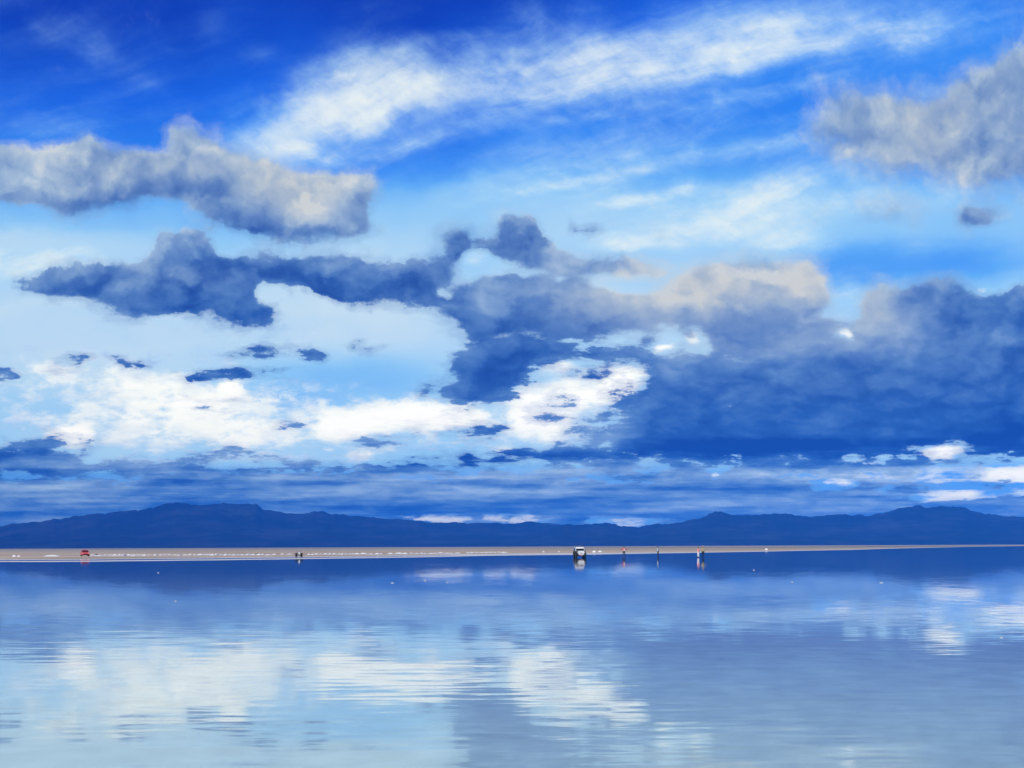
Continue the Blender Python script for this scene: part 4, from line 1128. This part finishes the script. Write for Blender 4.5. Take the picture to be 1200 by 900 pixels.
def person(loc, rz, height, arms, spread, top, trousers, hat=None, bag=None, hair_len=0.0):
    """facing -y; arms: (left, right) each (elbow, wrist) offset from the shoulder; spread: half distance of the feet"""
    root = empty('person', loc, rz)
    k = height / 1.75
    v3 = lambda x, y, z: (x * k, y * k, z * k)
    J = dict(pelvis=(0, 0, .96), belly=(0, 0, 1.08), chest=(0, .01, 1.28), neck0=(0, .01, 1.43), neck=(0, .0, 1.50), chin=(0, -.02, 1.56), head=(0, -.01, 1.64), crown=(0, .0, 1.715))
    pts, rad, edges, idx = [], [], [], {}

    def add(n, p, r_, frm=None):
        idx[n] = len(pts)
        pts.append(v3(*p)); rad.append((r_[0] * k, r_[1] * k) if isinstance(r_, tuple) else r_ * k)
        if frm:
            edges.append((idx[frm], idx[n]))
    add('pelvis', J['pelvis'], (.145, .11))
    add('belly', J['belly'], (.13, .10), 'pelvis')
    add('chest', J['chest'], (.155, .11), 'belly')
    add('neck0', J['neck0'], (.085, .075), 'chest')
    add('neck', J['neck'], (.052, .052), 'neck0')
    add('chin', J['chin'], (.062, .070), 'neck')
    add('head', J['head'], (.078, .095), 'chin')
    add('crown', J['crown'], (.055, .066), 'head')
    for sname, sg, (el, wr) in (('l', -1, arms[0]), ('r', 1, arms[1])):
        sh = Vector((sg * .185, .01, 1.39))
        e = sh + Vector((sg * el[0], el[1], el[2]))
        w_ = sh + Vector((sg * wr[0], wr[1], wr[2]))
        add('sh' + sname, sh, .062, 'neck0')
        add('el' + sname, e, .042, 'sh' + sname)
        add('wr' + sname, w_, .028, 'el' + sname)
        d = (w_ - e).normalized()
        pm = w_ + d * .06
        add('pm' + sname, pm, (.036, .018), 'wr' + sname)
        sidev = d.cross(Vector((0, 1, 0)))
        sidev = sidev.normalized() if sidev.length > .1 else Vector((1, 0, 0))
        for fi, (off, ln) in enumerate(((-.027, .072), (-.009, .082), (.009, .076), (.026, .060))):
            a = pm + d * .035 + sidev * off
            m_ = a + d * ln * .5
            z_ = a + d * ln + Vector((0, -.018, 0))
            add(f'f{sname}{fi}a', a, .0095, 'pm' + sname)
            add(f'f{sname}{fi}b', m_, .0085, f'f{sname}{fi}a')
            add(f'f{sname}{fi}c', z_, .0075, f'f{sname}{fi}b')
        th = w_ + d * .035 - sidev * .038
        add('t' + sname, th, .010, 'wr' + sname)
        add('t2' + sname, th + d * .035 - sidev * .018, .0085, 't' + sname)
    for sname, sg in (('l', -1), ('r', 1)):
        add('hip' + sname, (sg * .095, 0, .90), .088, 'pelvis')
        add('kn' + sname, (sg * (.095 + (spread - .095) * .5), -.015, .49), .056, 'hip' + sname)
        add('ca' + sname, (sg * (.095 + (spread - .095) * .72), .012, .32), .052, 'kn' + sname)
        add('an' + sname, (sg * spread, .015, .09), .038, 'ca' + sname)
        add('ft' + sname, (sg * (spread + .015), -.09, .045), (.042, .035), 'an' + sname)
        add('to' + sname, (sg * (spread + .02), -.17, .03), (.036, .022), 'ft' + sname)
    body = grow('body', pts, edges, rad, M_SKIN, root)
    # face: nose, eyes, ears
    bm = bmesh.new()
    vs = [bm.verts.new(v3(*p)) for p in ((0, -.098, 1.655), (-.016, -.098, 1.612), (.016, -.098, 1.612), (0, -.128, 1.615))]
    for f in ((0, 1, 3), (0, 3, 2), (1, 2, 3), (0, 2, 1)):
        bm.faces.new([vs[i] for i in f])
    mesh_obj('nose', bm, M_SKIN, root, True)
    bm = bmesh.new()
    box(bm, v3(0, -.094, 1.583), (.05 * k, .012 * k, .014 * k), .004 * k)
    mesh_obj('mouth', bm, M_LIP, root, True)
    for sg in (-1, 1):
        bm = bmesh.new()
        r_ = bmesh.ops.create_uvsphere(bm, u_segments=8, v_segments=6, radius=.03 * k)
        bmesh.ops.scale(bm, vec=(.35, .7, 1), verts=r_['verts'])
        bmesh.ops.translate(bm, vec=v3(sg * .082, .005, 1.63), verts=r_['verts'])
        mesh_obj('ear', bm, M_SKIN, root, True)
        bm = bmesh.new()
        r_ = bmesh.ops.create_uvsphere(bm, u_segments=8, v_segments=6, radius=.012 * k)
        bmesh.ops.translate(bm, vec=v3(sg * .032, -.092, 1.648), verts=r_['verts'])
        mesh_obj('eye', bm, M_EYE, root, True)
    # hair
    grow('hair', [v3(0, .045, 1.60 - hair_len), v3(0, .045, 1.65), v3(0, .022, 1.72), v3(0, -.045, 1.722)], [(0, 1), (1, 2), (2, 3)], [.06 * k, (.082 * k, .075 * k), (.080 * k, .060 * k), (.055 * k, .03 * k)], M_HAIR, root, 1)
    # jacket with sleeves
    names = ['pelvis', 'belly', 'chest', 'neck0', 'shl', 'ell', 'wrl', 'shr', 'elr', 'wrr']
    ii = {n: i for i, n in enumerate(names)}
    jp = [pts[idx[n]] for n in names]
    for n in ('wrl', 'wrr'):
        a, c = Vector(pts[idx['el' + n[2]]]), Vector(pts[idx[n]])
        jp[ii[n]] = tuple(a + (c - a) * .92)
    jp[0] = v3(0, 0, .90)
    jr = [(.185 * k, .145 * k), (.165 * k, .13 * k), (.185 * k, .14 * k), (.10 * k, .09 * k), .088 * k, .064 * k, .048 * k, .088 * k, .064 * k, .048 * k]
    je = [(0, 1), (1, 2), (2, 3), (3, 4), (4, 5), (5, 6), (3, 7), (7, 8), (8, 9)]
    grow('jacket', jp, je, jr, top, root)
    tp, trd, te = [v3(0, 0, .98)], [(.16 * k, .125 * k)], []
    for sname in 'lr':
        base = 0
        for n, r_ in (('hip', .112), ('kn', .078), ('an', .060)):
            p = Vector(pts[idx[n + sname]])
            if n == 'an':
                p.z += .04 * k
            tp.append(tuple(p)); trd.append(r_ * k)
            te.append((base, len(tp) - 1)); base = len(tp) - 1
    grow('trousers', tp, te, trd, trousers, root)
    for sg, sname in ((-1, 'l'), (1, 'r')):
        a, f, z_ = (Vector(pts[idx[n + sname]]) for n in ('an', 'ft', 'to'))
        grow('boot', [tuple(a + Vector((0, 0, .09 * k))), tuple(a), tuple(f), tuple(z_)], [(0, 1), (1, 2), (2, 3)], [.058 * k, .056 * k, (.056 * k, .046 * k), (.050 * k, .032 * k)], M_DARK, root)
    if hat:
        bm = bmesh.new()
        rod(bm, v3(0, -.005, 1.715), v3(0, -.005, 1.73), .17 * k, seg=24)
        rod(bm, v3(0, -.005, 1.725), v3(0, -.005, 1.82), .10 * k, .075 * k, 24)
        mesh_obj('hat', bm, hat, root)
    return root


DOWN = ((.05, .0, -.29), (.07, -.05, -.55))
OUT = ((.22, .0, -.17), (.44, -.03, -.10))
HIPS = ((.20, .04, -.22), (.10, -.08, -.40))
UP = ((.16, -.05, -.20), (.10, -.22, -.02))
c_red = cloth('red_cloth', (0.75, 0.08, 0.07)); c_white = cloth('white_cloth', (0.78, 0.78, 0.77)); c_navy = cloth('navy_cloth', (0.02, 0.022, 0.045))
c_tan = cloth('straw_cloth', (0.62, 0.52, 0.28)); c_sky = cloth('pale_blue_cloth', (0.50, 0.64, 0.78)); c_olive = cloth('olive_cloth', (0.10, 0.12, 0.07)); c_pink = cloth('pink_cloth', (0.80, 0.30, 0.30))
x, y = on_ground(731.2, 652.4)
o = person((x, y, -.045), R(8), 1.74, (OUT, OUT), .20, c_red, c_navy, hair_len=.02)
tag(o, 'person in a red jacket standing with arms held out and legs apart', 'person', 'people standing in the shallows')
bm = bmesh.new()
prism(bm, [(-.165, .98), (-.175, 1.20), (-.16, 1.40), (-.13, 1.40), (-.13, .98)], -.085, .085)
mesh_obj('shirt_front', bm, c_white, o)
x, y = on_ground(771.0, 652.2)
o = person((x, y, -.045), R(70), 1.68, (DOWN, HIPS), .13, c_sky, c_navy, c_olive)
tag(o, 'person in pale blue top, dark trousers and olive hat standing alone in the water', 'person', 'people standing in the shallows')
x, y = on_ground(818.4, 653.3)
o = person((x, y, -.045), R(-60), 1.64, (DOWN, UP), .12, c_pink, c_white, hair_len=.12)
tag(o, 'dark-haired person in white trousers and pink top beside the one in the straw hat', 'person', 'people standing in the shallows')
x, y = on_ground(823.8, 653.2)
o = person((x, y, -.045), R(20), 1.72, (UP, OUT), .16, c_tan, c_navy, c_tan)
tag(o, 'person in a straw-yellow jacket and straw hat with dark trousers in the right-hand pair', 'person', 'people standing in the shallows')


# ------------------------------------------------------------------ salt heaps, floating crust, a rock
def lump_mesh(name, lx_, ly_, h_, seed, n=26, flat_=0.0):
    bm = bmesh.new()
    r_ = np.random.default_rng(seed)
    ph = r_.uniform(0, 6.28, 8)
    rings = 7
    G = []
    for j in range(rings):
        s_ = j / (rings - 1)
        line = []
        for i in range(n):
            a = 2 * math.pi * i / n
            rr = s_ * (1 + .16 * math.sin(2 * a + ph[0]) + .12 * math.sin(3 * a + ph[1]) + .08 * math.sin(5 * a + ph[2]))
            z = h_ * (max(1 - s_ ** (1.3 + flat_), 0)) * (1 + .22 * math.sin(3 * a + ph[3] + 4 * s_) * s_ + .14 * math.sin(7 * a + ph[4]) * s_)
            line.append(bm.verts.new((rr * math.cos(a) * lx_, rr * math.sin(a) * ly_, z if j < rings - 1 else -.03)))
            if j == 0:
                break
        G.append(line)
    for i in range(n):
        bm.faces.new((G[0][0], G[1][i], G[1][(i + 1) % n]))
        for j in range(1, rings - 1):
            bm.faces.new((G[j][i], G[j + 1][i], G[j + 1][(i + 1) % n], G[j][(i + 1) % n]))
    bmesh.ops.recalc_face_normals(bm, faces=bm.faces)
    me = bpy.data.meshes.new(name)
    bm.to_mesh(me); bm.free()
    for p in me.polygons:
        p.use_smooth = True
    return me


heap_meshes = []
for i in range(7):
    me = lump_mesh('salt_heap', 1.0, .8, 1.0, 40 + i)
    me.materials.append(M_SALT)
    heap_meshes.append(me)
line_px = [(104, 652.0), (350, 650.6), (500, 649.3), (592, 648.0)]
px = 106.0
i = 0
while px < 588:
    wpx = random.uniform(4, 10)
    if 340 < px < 358:
        px += 6
        continue
    py = float(np.interp(px, [p[0] for p in line_px], [p[1] for p in line_px])) + random.uniform(-.35, .35)
    x, y = on_ground(px + wpx / 2, py)
    o = link(bpy.data.objects.new('salt_heap', heap_meshes[i % 7]))
    o.location = (x, y, .12)
    hgt = random.uniform(.20, .36) * (0.8 if px > 480 else 1)
    o.scale = (wpx / 2 / F * y * random.uniform(.9, 1.1), random.uniform(.9, 2.0), hgt)
    o.rotation_euler = (0, 0, random.uniform(-.15, .15))
    tag(o, 'low white salt heap in the long row along the far shore', 'salt heap', 'salt heaps in a row along the far shore')
    px += wpx * random.uniform(.72, 1.0) + (random.uniform(2, 6) if random.random() < .12 else 0)
    i += 1
for pxc, pyc, wpx, hp_, lab in [
    (60.5, 652.6, 17, .30, 'long flat white salt heap left of the red car'),
    (16.5, 652.9, 5, .34, 'small white salt heap at the far left edge of the shore'),
    (22, 653.0, 4, .30, 'second small white salt heap from the left edge of the shore'),
    (696.3, 647.6, 5.2, .50, 'white salt heap just right of the off-road vehicle'),
    (703.3, 647.4, 5.6, .42, 'white salt heap between the off-road vehicle and the person in red'),
    (637, 647.5, 3.4, .34, 'small white salt heap left of the off-road vehicle'),
    (655, 647.3, 2.4, .30, 'tiny white salt heap nearest the left side of the off-road vehicle'),
    (898, 644.8, 3.6, .62, 'lone white salt heap right of the pair of people'),
]:
    x, y = on_ground(pxc, pyc)
    o = link(bpy.data.objects.new('salt_heap', heap_meshes[i % 7]))
    o.location = (x, y, .12)
    o.scale = (wpx / 2 / F * y, wpx / 3 / F * y, hp_)
    tag(o, lab, 'salt heap', 'salt heaps standing on their own')
    i += 1
crust_meshes = []
M_CRUST = material('wet_salt', (0.42, 0.45, 0.48), 0.7, vary=0.12, scale=4.0)
for i in range(4):
    me = lump_mesh('salt_crust', 1.0, .55, 1.0, 80 + i, flat_=1.2)
    me.materials.append(M_CRUST)
    crust_meshes.append(me)
for i, (pxc, pyc, wpx, lab) in enumerate([
    (185.5, 671.3, 4, 'white salt crust lump in the water below the dark left mountain, nearer the shore'),
    (206, 704.6, 4, 'white salt crust lump in the water where the left mountain reflection ends'),
    (460, 683.3, 7, 'white salt crust lump left of the pale cloud reflection'),
    (498.5, 680.6, 4.5, 'white salt crust lump on the left end of the pale cloud reflection'),
    (524, 682.5, 4, 'white salt crust lump in the middle of the pale cloud reflection'),
    (883.5, 668.2, 3, 'faint salt crust lump nearest the pair of people'),
    (928.5, 682.4, 5, 'white salt crust lump in the dark mountain reflection right of the pair'),
    (1033, 683.0, 7, 'white salt crust lump below the right mountain, larger of its neighbours'),
    (1174, 747.3, 9, 'large white salt crust lump at the far right of the water'),
]):
    x, y = on_ground(pxc, pyc)
    o = link(bpy.data.objects.new('salt_crust', crust_meshes[i % 4]))
    s_ = wpx * .34 / F * y
    o.location = (x, y, -.01)
    o.scale = (s_, s_, .016 + .00045 * y)
    o.rotation_euler = (0, 0, random.uniform(-.3, .3))
    tag(o, lab, 'salt lump', 'salt crust lumps in the water')
me = lump_mesh('rock', .42, .34, .42, 99)
me.materials.append(M_ROCK)
x, y = on_ground(123.3, 651.6)
o = link(bpy.data.objects.new('rock', me))
o.location = (x, y - 6, .115)
tag(o, 'small dark rock in front of the salt heaps right of the red car', 'rock')

# ------------------------------------------------------------------ the air
hz = bpy.data.materials.new('air')
hz.use_nodes = True
t = NT(hz.node_tree)
hz.node_tree.nodes.clear()
pvn = t.node('ShaderNodeVolumePrincipled')
pvn.inputs['Color'].default_value = (0.02, 0.24, 1.0, 1)
pvn.inputs['Density'].default_value = 4.7e-5
pvn.inputs['Anisotropy'].default_value = -0.35
mo = t.node('ShaderNodeOutputMaterial')
t.l.new(pvn.outputs[0], mo.inputs['Volume'])
bm = bmesh.new()
box(bm, (0, 13000, 369.0), (130000, 33000, 742.2))
tag(mesh_obj('haze', bm, hz), kind='stuff')

# ------------------------------------------------------------------ render settings
S.view_settings.view_transform = 'Standard'
S.view_settings.look = 'None'
S.view_settings.exposure = 0.0
S.view_settings.gamma = 1.0
S.render.engine = 'CYCLES'
cy = S.cycles
cy.use_denoising = True
cy.denoiser = 'OPENIMAGEDENOISE'
cy.max_bounces = 6
cy.diffuse_bounces = 2
cy.glossy_bounces = 3
cy.transparent_max_bounces = 8
cy.volume_bounces = 0
cy.use_adaptive_sampling = True
cy.adaptive_threshold = 0.02
cy.sample_clamp_indirect = 10.0
